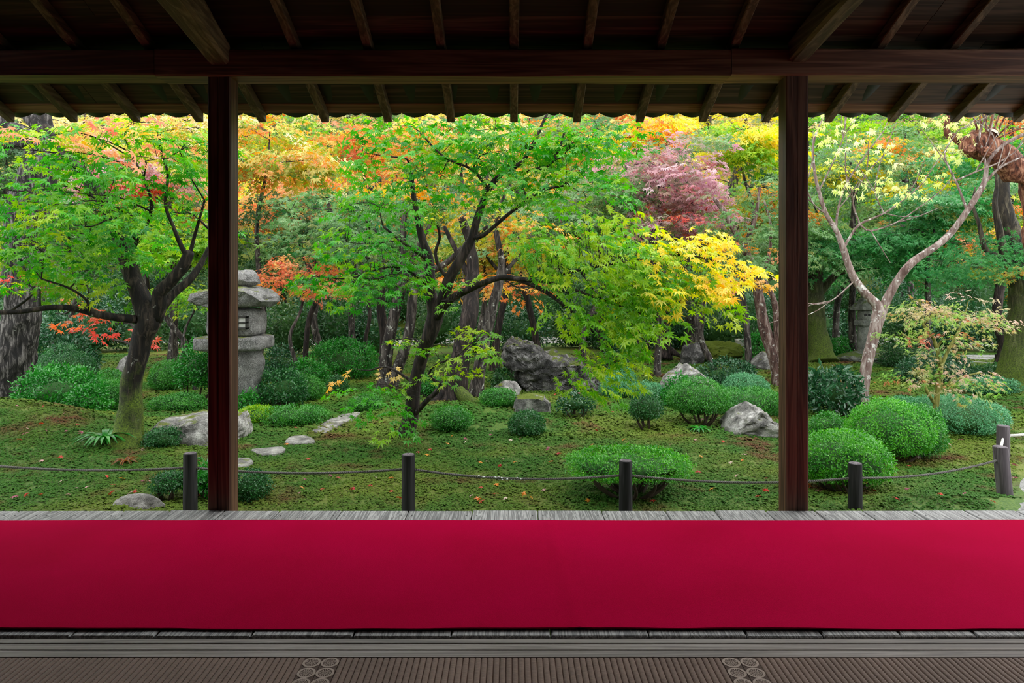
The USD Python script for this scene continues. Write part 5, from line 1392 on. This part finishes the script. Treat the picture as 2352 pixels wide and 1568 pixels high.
crown_tree("pink-red maple seen through the left maple's crown", 320, 15.5, 320, 400, 1.2, .6, "maple_mauve", 130, 1018, second=("maple_red", 40))
crown_tree("yellow-orange maple seen behind the left maple, by the left post", 400, 17.5, 410, 460, 1.4, .7, "maple_cream", 160, 1019, second=("maple_orange", 50))
crown_tree("lime maple hanging beside the left lantern", 450, 13.2, 430, 690, .6, .4, "maple_lime", 60, 1020, protos=SPRAY_FINE, w=5, nb=5)
crown_tree("light green maple low behind the left maple's fork", 410, 15.0, 400, 560, 1.1, .6, "maple_lime", 130, 1021, w=8)
crown_tree("green maple behind the furrowed trunk at far left", 160, 17.0, 160, 520, 1.6, .9, "maple_greygreen", 170, 1022)
crown_tree("dark evergreen at the top left corner", 30, 19.0, 20, 380, 1.8, 1.2, "forest_green", 190, 1023, name="evergreen_tree")
crown_tree("orange and green maple left of the right post, at mid height", 1800, 18.0, 1760, 470, 1.2, .7, "maple_mixed", 130, 1024)
crown_tree("green maple behind the right post", 1840, 16.5, 1840, 560, 1.1, .7, "maple_greygreen", 130, 1025)
g = np.random.default_rng(77)
pal = ["maple_mixed", "maple_greygreen", "maple_cream", "maple_orange", "maple_lime", "maple_cream", "maple_yellow"]
hill = []
for r, (ya, yb, pa_, pb_, step) in enumerate(((27, 31, 440, 600, 125), (33, 37, 320, 430, 120), (39, 43, 240, 320, 120), (46, 52, 150, 230, 130), (55, 60, 90, 150, 150))):
    for k in range(int(3000 / step)):
        hill.append((-320 + step * k + g.uniform(-40, 40), g.uniform(ya, yb), g.uniform(pa_, pb_), "forest_green" if r == 0 and k % 2 else pal[g.integers(0, 7)], r, 40 * r + k))
colour_of = {"maple_mixed": "mixed yellow, orange and green", "maple_greygreen": "grey-green", "maple_cream": "cream-yellow", "maple_orange": "orange", "maple_lime": "lime-green", "forest_green": "dark green", "maple_yellow": "yellow"}
zone = ["beyond the left edge", "above the left maple", "above the left post", "left of the centre maple", "above the centre maple", "right of the centre maple", "above the mauve maples", "above the right post", "above the pale forked maple", "by the lopped limb", "beyond the right edge"]
row_of = ["foot", "lower slope", "middle slope", "upper slope", "crest"]
for px, Y, cpy, lm, r_, k in hill:
    t = crown_tree(f"{colour_of[lm]} tree on the hillside's {row_of[r_]}, {zone[int(np.clip((px + 300) / 2950 * 11, 0, 10))]}", px, Y, px + g.uniform(-30, 30), cpy, 3.2, 2.1, lm, 125, 1100 + k, protos=SPRAY_FAR, nb=8, w=12, name="hillside_tree", ry=2.0)
    stage.GetPrimAtPath(t).SetCustomDataByKey("group", f"{colour_of[lm]} trees on the hillside's {row_of[r_]}, {zone[int(np.clip((px + 300) / 2950 * 11, 0, 10))]}")
# ---------------------------------------------------------------- shrubs
plain("bush_wood", (62, 52, 40), 0.8, 0.2)
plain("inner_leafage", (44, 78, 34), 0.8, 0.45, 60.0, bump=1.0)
STYLE = {"clip": (CLUMP, 0.0068, 0.07), "big": (CLUMP_BIG, 0.016, 0.16), "huge": (CLUMP_HUGE, 0.026, 0.22), "far": (CLUMP_FAR, 0.10, 0.25)}


def shrub(label, px0, px1, top, base, mt, Y=None, depth=0.9, legs=0.0, style="clip", stems=0, seed=0, name="clipped_shrub", cat="bush", rough=None, dens=1.0, square=1.0, lift=0.0):
    protos, cell, rg = STYLE[style]
    rg = rough if rough is not None else rg
    c_px = (px0 + px1) / 2
    Yf = Y if Y else G(c_px, base)[1]
    rx = (px1 - px0) / 2 / FPX * Yf
    ry = rx * depth
    Yc = Yf + ry * 0.75
    rx *= Yc / Yf * 0.97
    x = xat(c_px, Yc)
    zb = float(gnd(x, Yc))
    zt = EYE - (top - HORIZON) / FPX * Yc
    H = max(0.12, zt - zb)
    zl = zb + H * legs
    zc = zl + (zt - zl) * 0.38
    c = np.array([x, Yc, zc])
    g = np.random.default_rng(seed + 17)
    t = thing(name, label, cat, (x, Yc, zb))
    area = 2.6 * math.pi * ((rx * ry) ** 0.8 + (rx * (zt - zc)) ** 0.8 + (ry * (zt - zc)) ** 0.8) ** 1.0
    n = int(min(3200, max(30, dens * area / cell * 0.55)))
    d = g.normal(size=(6 * n, 3))
    d /= np.linalg.norm(d, axis=1, keepdims=True)
    wt = np.linalg.norm(d / np.array([rx, ry, zt - zc]), axis=1)
    d = d[(d[:, 2] > -0.75) & (g.random(len(d)) < wt / np.quantile(wt, 0.97))][:n]
    e = np.sign(d) * np.abs(d) ** square
    R = np.stack([np.full(len(d), rx), np.full(len(d), ry), np.where(d[:, 2] > 0, zt - zc, zc - zl)], 1)
    bump = 1 + rg * (2 * meshkit.fbm(d * 2.2 + seed, 3, seed) - 1) + rg * 0.35 * (2 * meshkit.fbm(d * 6 + seed, 2, seed + 1) - 1)
    inner = np.where(g.random(len(d)) < 0.3, g.uniform(0.75, 0.95, len(d)), 1.0)
    p = c + e * R * (bump * inner)[:, None]
    p[:, 2] = np.maximum(p[:, 2], gnd(p[:, 0], p[:, 1]) + 0.01)
    nrm = d / R
    nrm /= np.linalg.norm(nrm, axis=1, keepdims=True)
    nrm = nrm + g.normal(size=nrm.shape) * (0.15 if style == "clip" else 0.4)
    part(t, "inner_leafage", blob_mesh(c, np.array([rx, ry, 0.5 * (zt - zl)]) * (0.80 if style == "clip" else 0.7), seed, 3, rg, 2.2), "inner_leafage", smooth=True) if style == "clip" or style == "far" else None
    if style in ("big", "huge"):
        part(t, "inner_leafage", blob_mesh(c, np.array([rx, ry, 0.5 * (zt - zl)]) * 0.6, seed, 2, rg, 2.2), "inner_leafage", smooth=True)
    scatter(t, "foliage", protos, mt, p, frame_z(nrm, g.uniform(0, 6.28, len(p))), g.uniform(0.85, 1.2, len(p)), proto_name="leaf_cluster")
    for k in range(stems):
        a = g.uniform(0, 6.28)
        b = np.array([x + 0.22 * rx * math.cos(a), Yc + 0.22 * ry * math.sin(a) - ry * 0.2, zb - 0.02])
        e_ = c + np.array([0.75 * rx * math.cos(a), 0.75 * ry * math.sin(a), -0.3 * (zc - zl)])
        mth = (b + e_) / 2 + [0.1 * rx * math.cos(a + 1), 0.1 * rx * math.sin(a + 1), -0.05 * H]
        q = smooth_path(np.array([[*b, 0.014], [*mth, 0.011], [*e_, 0.006]]), 0.04)
        part(t, "stem", tube(q[:, :3], q[:, 3] * (1 + rx), 6, True, 0.1, k), "bush_wood", smooth=True)
    return t


S = shrub
S("flat-topped clipped azalea on bare twisty stems behind the third fence stake", 1302, 1590, 1038, 1152, "azalea_bright", 6.45, .75, .50, stems=16, seed=1, square=0.8)
S("bright green clipped dome behind the fourth fence stake, right of the right post", 1822, 2044, 992, 1140, "azalea_bright", 6.7, .85, .12, stems=8, seed=2)
S("biggest clipped green dome, in the group right of the right post", 1945, 2140, 920, 1056, "azalea_bright", 7.9, .9, .08, stems=6, seed=3)
S("darker green lobe leaning on the right of the biggest dome", 2060, 2170, 932, 1058, "azalea_green", 8.1, .9, .05, seed=4)
S("wide pale blue-green clipped dome at right, around the sapling", 2085, 2297, 913, 1003, "azalea_blue", 9.2, .9, seed=5, square=0.85)
S("narrow pale blue-green mound behind the biggest dome", 2030, 2130, 914, 990, "azalea_blue", 9.7, .9, seed=6)
S("small clipped ball just right of the right post, left of the biggest dome", 1858, 1942, 948, 1008, "azalea_green", 9.0, .9, seed=7)
S("large-leaved glossy camellia beside the pale trunk's foot", 1845, 1968, 848, 955, "camellia_leaf", 10.5, .8, .12, "huge", 6, 8, "camellia_bush", square=0.85)
S("round clipped azalea on short stems left of the whitish jagged rock", 1536, 1672, 868, 982, "azalea_green", 9.8, .9, .22, stems=8, seed=9)
S("long clipped hedge behind the whitish jagged rock, reaching the right post", 1630, 1800, 893, 960, "azalea_green", 10.6, .6, seed=10, square=0.7)
S("small upright clipped ball on thin legs left of the round azalea", 1448, 1524, 903, 988, "azalea_dark", 9.6, .9, .28, stems=7, seed=11)
S("blue-green ball, upper of the pair right of the huge boulder", 1385, 1462, 843, 888, "azalea_blue", 13.0, .9, seed=12)
S("blue-green ball, lower of the pair right of the huge boulder", 1378, 1446, 866, 914, "azalea_blue", 12.2, .9, seed=13)
S("low blue-green mound behind the small upright ball", 1440, 1524, 878, 918, "azalea_blue", 12.0, .9, seed=14)
S("low blue-green mound between pointed rock and right post", 1662, 1764, 860, 906, "azalea_blue", 12.3, .9, seed=15)
S("loose leafy shrub at the right of the pointed rock", 1600, 1735, 826, 885, "camellia_leaf", 13.2, .6, .05, "big", 5, 16, "leafy_shrub")
S("green leafy sprigs against the left side of the round azalea", 1525, 1590, 862, 912, "glossy_leaf", 11.2, .7, .0, "big", 3, 17, "leafy_shrub")
S("small round green ball at centre front, below the block-like stone", 1168, 1250, 946, 1004, "azalea_dark", 9.2, .9, .06, stems=4, seed=18)
S("low ragged shrub right of the leaning dark trunk's foot", 992, 1086, 936, 994, "azalea_green", 9.4, .8, .05, stems=4, seed=19, rough=.2)
S("sparse camellia bush with one pink flower right of the block-like stone", 1284, 1362, 903, 962, "camellia_leaf", 10.4, .7, .25, "big", 7, 20, "camellia_bush", dens=.45)
S("fresh green ground shrub left of the block-like stone", 1100, 1186, 892, 946, "azalea_green", 11.0, .8, seed=21, rough=.2)
S("dark glossy bush at the right of the left lantern's column", 598, 700, 848, 936, "azalea_dark", 11.2, .8, .06, "big", 5, 22, "leafy_shrub")
S("clipped green mound right of the left lantern's bush", 650, 745, 862, 930, "azalea_green", 11.8, .8, seed=23)
S("broad deep green bush left of the twin grey maple", 716, 866, 780, 866, "glossy_leaf", 14.2, .7, .05, "big", 5, 24, "leafy_shrub", square=.85)
S("bright leafy bush before the broad deep green bush", 668, 748, 824, 882, "glossy_leaf", 13.0, .7, .0, "big", 3, 25, "leafy_shrub")
S("tiny dark ball shrub on the moss left of the path's end", 752, 798, 864, 900, "azalea_dark", 12.6, .9, .1, stems=3, seed=26)
S("low spreading shrub along the left side of the stone path", 606, 750, 934, 992, "azalea_green", 9.9, .6, .0, seed=27, rough=.22, square=.8)
S("yellow-green moss cushion between left post and path", 545, 640, 934, 990, "maple_lime", 10.1, .7, .0, seed=28, name="moss_cushion", cat="moss", rough=.05)
S("glossy bright leafy bush at far left behind the moss mound", 40, 235, 846, 968, "glossy_leaf", 10.0, .5, .0, "big", 6, 29, "leafy_shrub", square=.8)
S("dark glossy leafy bush at the right end of the moss mound", 150, 250, 890, 985, "glossy_leaf", 9.7, .6, .0, "big", 5, 30, "leafy_shrub")
S("small-leaved grey-green bush behind the bright leafy bush at far left", 70, 225, 795, 880, "azalea_dark", 11.8, .6, seed=31, rough=.2)
S("low green mound left of the mossy maple trunk, upper one", 205, 300, 850, 905, "azalea_green", 11.6, .8, seed=32)
S("low green mound left of the mossy maple trunk, lower one", 215, 300, 872, 930, "azalea_green", 10.8, .8, seed=33)
S("clipped round mound between mossy maple and left post", 345, 422, 828, 885, "azalea_green", 13.0, .9, seed=34)
S("tall camellia at the left edge of the left post", 408, 500, 788, 925, "glossy_leaf", 11.6, .7, .22, "big", 5, 35, "camellia_bush")
S("small round glossy ball in front of the big pale rock at left", 334, 414, 986, 1050, "azalea_dark", 8.35, .9, .03, stems=3, seed=36)
S("rhododendron with long leaves behind the furrowed trunk", 85, 215, 718, 830, "camellia_leaf", 13.5, .6, .05, "huge", 5, 37, "rhododendron_bush")
S("little shrub with visible stem left of the second fence stake", 352, 425, 1088, 1165, "azalea_dark", 6.5, .9, .35, stems=5, seed=38)
S("small shrub peeping between fence stake and left post", 440, 505, 1078, 1172, "glossy_leaf", 6.6, .7, .2, "big", 4, 39, "leafy_shrub")
S("low shrub at the right foot of the left post", 530, 618, 1084, 1178, "azalea_dark", 6.5, .9, .04, seed=40, rough=.15)
S("low green ground cover behind the big pale rock", 345, 475, 905, 950, "azalea_green", 10.8, .6, seed=41, rough=.25)
S("small leafy tuft at the foot of the left lantern", 540, 600, 905, 945, "glossy_leaf", 11.0, .6, .0, "big", 2, 42, "leafy_shrub")
S("dark leafy shrub behind the sapling", 2060, 2240, 815, 905, "camellia_leaf", 13.6, .6, .0, "big", 5, 43, "leafy_shrub")
S("low blue-green spread at the foot of the mossy edge trunk", 2210, 2352, 868, 910, "azalea_blue", 12.6, .5, seed=44)
S("dark green shrub by the far lantern's left side", 1900, 1965, 778, 820, "glossy_leaf", 17.9, .7, .0, "big", 3, 45, "leafy_shrub")
S("dark low shrub right of the far lantern", 2020, 2120, 790, 850, "deep_green", 16.4, .6, .0, "big", 3, 46, "leafy_shrub")
S("mossy stump-like shrub right of the lone dark trunk", 2240, 2320, 840, 880, "deep_green", 14.3, .6, .0, "big", 3, 47, "leafy_shrub")
S("small leafy clump left of the slim lichened trunk", 1130, 1180, 845, 905, "deep_green", 12.9, .6, .0, "big", 2, 48, "leafy_shrub")
S("pale shrub left of the yellow moss path, under drooping leaves", 800, 880, 905, 960, "azalea_green", 10.9, .6, .0, seed=49, rough=.25)
S("leafy clump behind the left lantern's bush", 605, 690, 796, 850, "camellia_leaf", 14.0, .6, .0, "big", 3, 50, "leafy_shrub")
S("green clump between the twin grey maple and old trunk", 945, 1010, 860, 935, "glossy_leaf", 12.3, .6, .0, "big", 3, 51, "leafy_shrub")
S("low shrub in the shade of the huge boulder's right end", 1395, 1450, 790, 845, "camellia_leaf", 14.5, .7, .0, "big", 3, 52, "leafy_shrub")
S("leafy shrub right of the mossy mound rock", 1712, 1790, 770, 838, "glossy_leaf", 16.6, .7, .0, "big", 3, 53, "leafy_shrub")
g = np.random.default_rng(91)
where = ["behind the left maple", "behind the left lantern", "behind the twin grey maple", "behind the old trunk", "behind the huge boulder", "behind the lone dark trunk", "behind the mossy mound rock", "behind the right post", "behind the far lantern", "behind the sapling", "at the right edge"]
for k in range(46):
    px = -60 + 55 * k + g.uniform(-20, 20)
    Y = g.uniform(19.0, 21.5) if k % 2 else g.uniform(25.2, 27.5)
    if 1840 < px < 2150 and Y < 22:
        Y = 21.5
    hh = g.uniform(1.1, 1.7) if k % 2 else g.uniform(2.0, 3.0)
    by = HORIZON + FPX * 2.1 / Y
    half = g.uniform(55, 80)
    wh = where[int(np.clip((px + 60) / 2450 * 11, 0, 10))]
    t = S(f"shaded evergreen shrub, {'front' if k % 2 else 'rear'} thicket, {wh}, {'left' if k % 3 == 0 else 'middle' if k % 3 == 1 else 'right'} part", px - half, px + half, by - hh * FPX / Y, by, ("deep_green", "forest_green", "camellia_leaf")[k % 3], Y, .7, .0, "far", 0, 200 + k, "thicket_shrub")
    stage.GetPrimAtPath(t).SetCustomDataByKey("group", f"{'front' if k % 2 else 'rear'} thicket shrubs {wh}")

c = P(1330, 906, 10.3)
fl = MB()
for k in range(7):
    v, f = oval_leaf(0.035, 0.016)
    fl.add(Rot.from_euler("xyz", [0.2, -0.6, k * 0.9]).apply(v) + c + [0, 0, 0.01], f)
single("camellia_flower", fl.get(), "pink_petal", "single pink flower on the sparse camellia bush", "flower")


def blade_plant(name, label, px, py, n, L, w, mt, seed, up=0.9):
    b = G(px, py)
    g = np.random.default_rng(seed)
    t = thing(name, label, "plant", b)
    for k in range(n):
        a = k * 2.4 + g.uniform(-0.4, 0.4)
        l = L * g.uniform(0.7, 1.1)
        s = np.linspace(0, 1, 7)
        r = l * s * (0.35 + 0.5 * s)
        z = l * (up * s - 0.75 * s**2.4)
        ww = w * np.sin(np.pi * np.clip(s * 0.9 + 0.08, 0, 1)) ** 0.8
        d, e = np.array([math.cos(a), math.sin(a), 0]), np.array([-math.sin(a), math.cos(a), 0])
        c = b + r[:, None] * d + z[:, None] * [0, 0, 1]
        v = np.vstack([c - ww[:, None] * e + [0, 0, 0.15 * w], c, c + ww[:, None] * e + [0, 0, 0.15 * w]])
        q = np.arange(6)
        f = np.vstack([np.stack([q, q + 1, q + 8], 1), np.stack([q, q + 8, q + 7], 1), np.stack([q + 7, q + 8, q + 15], 1), np.stack([q + 7, q + 15, q + 14], 1)])
        part(t, "leaf", (v, f), mt, smooth=True)


blade_plant("aspidistra_plant", "dark strap-leaved plant between the moss mound and the mossy maple foot", 240, 1020, 34, 0.42, 0.026, "glossy_leaf", 1)
blade_plant("fern", "rust-brown withered fern at the mossy maple's foot", 288, 1066, 26, 0.2, 0.012, "fern_brown", 2)
blade_plant("fern", "green fern clump below the round clipped azalea", 1606, 992, 26, 0.22, 0.02, "glossy_leaf", 3)
blade_plant("leafy_plant", "small strap-leaved plant at the left lantern's foot", 575, 940, 22, 0.26, 0.02, "glossy_leaf", 4)

# ---------------------------------------------------------------- moss
def moss_patch(n, R, size, seed):
    g = np.random.default_rng(seed)
    m = MB()
    for k in range(n):
        a = np.arange(12) * math.pi / 6 + g.uniform(0, 1)
        s = size * g.uniform(0.65, 1.25)
        r = np.where(np.arange(12) % 2, 0.52, 1.0) * s
        rim = np.stack([r * np.cos(a), r * np.sin(a), np.where(np.arange(12) % 2, 0.15, 0.0) * s], 1)
        v = np.vstack([[0, 0, 0.55 * s], rim])
        q = np.arange(12)
        f = np.stack([q * 0, 1 + q, 1 + (q + 1) % 12], 1)
        p = np.array([g.uniform(-R, R), g.uniform(-R, R), g.uniform(0.0, 0.9) * size])
        m.add(Rot.from_euler("xy", g.normal(size=2) * 0.35).apply(v) + p, f)
    return m.get()


def moss_field(y0, y1, step, protos, seed, label):
    g = np.random.default_rng(seed)
    pts = []
    for y in np.arange(y0, y1, step):
        hw = 0.80 * y
        x = np.arange(-hw, hw, step)
        pts.append(np.stack([x + g.uniform(-.3, .3, len(x)) * step, y + g.uniform(-.3, .3, len(x)) * step], 1))
    p = np.vstack(pts)
    stone = np.zeros(len(p), bool)
    for c in ([P(770, 975, 1), ], ):
        pass
    z = gnd(p[:, 0], p[:, 1])
    e = 0.05
    nrm = np.stack([-(gnd(p[:, 0] + e, p[:, 1]) - z) / e, -(gnd(p[:, 0], p[:, 1] + e) - z) / e, np.ones(len(p))], 1)
    keep = ~((p[:, 0] > np.maximum(ge(p[:, 1]), 4.3)) & (p[:, 1] < 10.5))
    scatter("/World", "moss", protos, "moss_tuft", np.column_stack([p, z + 0.002])[keep], frame_z(nrm[keep], g.uniform(0, 6.28, keep.sum())), g.uniform(0.9, 1.15, keep.sum()), label=label, proto_name="moss_patch")
    data(stage.GetPrimAtPath("/World/moss" if counts[("/World", "moss")] == 1 else f"/World/moss_{counts[('/World', 'moss')] - 1:03d}"), category="moss")


moss_field(5.2, 9.6, 0.17, [moss_patch(70, 0.10, 0.0155, s) for s in (1, 2, 3)], 1, "star moss with green and reddish rosettes covering the near garden floor")
moss_field(9.5, 19.5, 0.48, [moss_patch(190, 0.29, 0.028, s) for s in (4, 5, 6)], 2, "yellow-green moss covering the far garden floor among the trunks")

# ---------------------------------------------------------------- fallen leaves
g = np.random.default_rng(12)
kinds = [("fallen_red", "red maple leaf fallen flat on the moss", "red fallen leaves"), ("fallen_orange", "orange maple leaf fallen flat on the moss", "orange fallen leaves"), ("fallen_pale", "pale pinkish maple leaf fallen on the moss", "pale fallen leaves"), ("fallen_mauve", "mauve maple leaf fallen on the moss", "mauve fallen leaves")]
fixed = [(1205, 1140, 1), (1222, 1150, 1), (1037, 1006, 1), (1028, 1023, 1), (987, 1036, 0), (960, 1042, 0), (1120, 1065, 2), (1258, 1038, 3), (1183, 1066, 1), (1195, 1010, 3), (900, 1135, 0), (897, 1102, 1), (862, 1101, 2), (760, 1097, 3), (705, 1060, 0), (245, 1100, 0), (340, 1110, 2), (33, 1147, 3), (62, 989, 2), (150, 996, 3), (108, 966, 3), (57, 1000, 3), (148, 953, 3), (40, 938, 3), (1604, 1090, 0), (1512, 1033, 1), (1677, 1067, 2),
         (1500, 1155, 0), (1410, 950, 0), (1250, 977, 1), (1320, 977, 1), (1300, 982, 2), (1129, 994, 2), (1070, 1013, 2), (1280, 1048, 0), (1268, 1064, 1), (1247, 1132, 2), (1080, 1146, 2), (1095, 1153, 1), (700, 1020, 2), (797, 995, 2), (645, 977, 1), (598, 978, 0), (680, 985, 0)]
places = [(x, y, k) for x, y, k in fixed] + [(g.uniform(10, 2340), g.uniform(880, 1160), int(g.choice(4, p=[.35, .25, .2, .2]))) for _ in range(150)]
for n, (x, y, k) in enumerate(places):
    p = G(x, y)
    if p[1] < 5.4 or p[1] > 15:
        continue
    v, f = maple_leaf(0.046 * g.uniform(0.75, 1.2), 0.35, 0.34, 7, n)
    v = Rot.from_euler("xyz", [g.normal() * 0.35, g.normal() * 0.35 - 0.1, g.uniform(0, 6.28)]).apply(v) + p + [0, 0, 0.028]
    single("fallen_leaf", (v, f), kinds[k][0], kinds[k][1], "leaf", kinds[k][2])
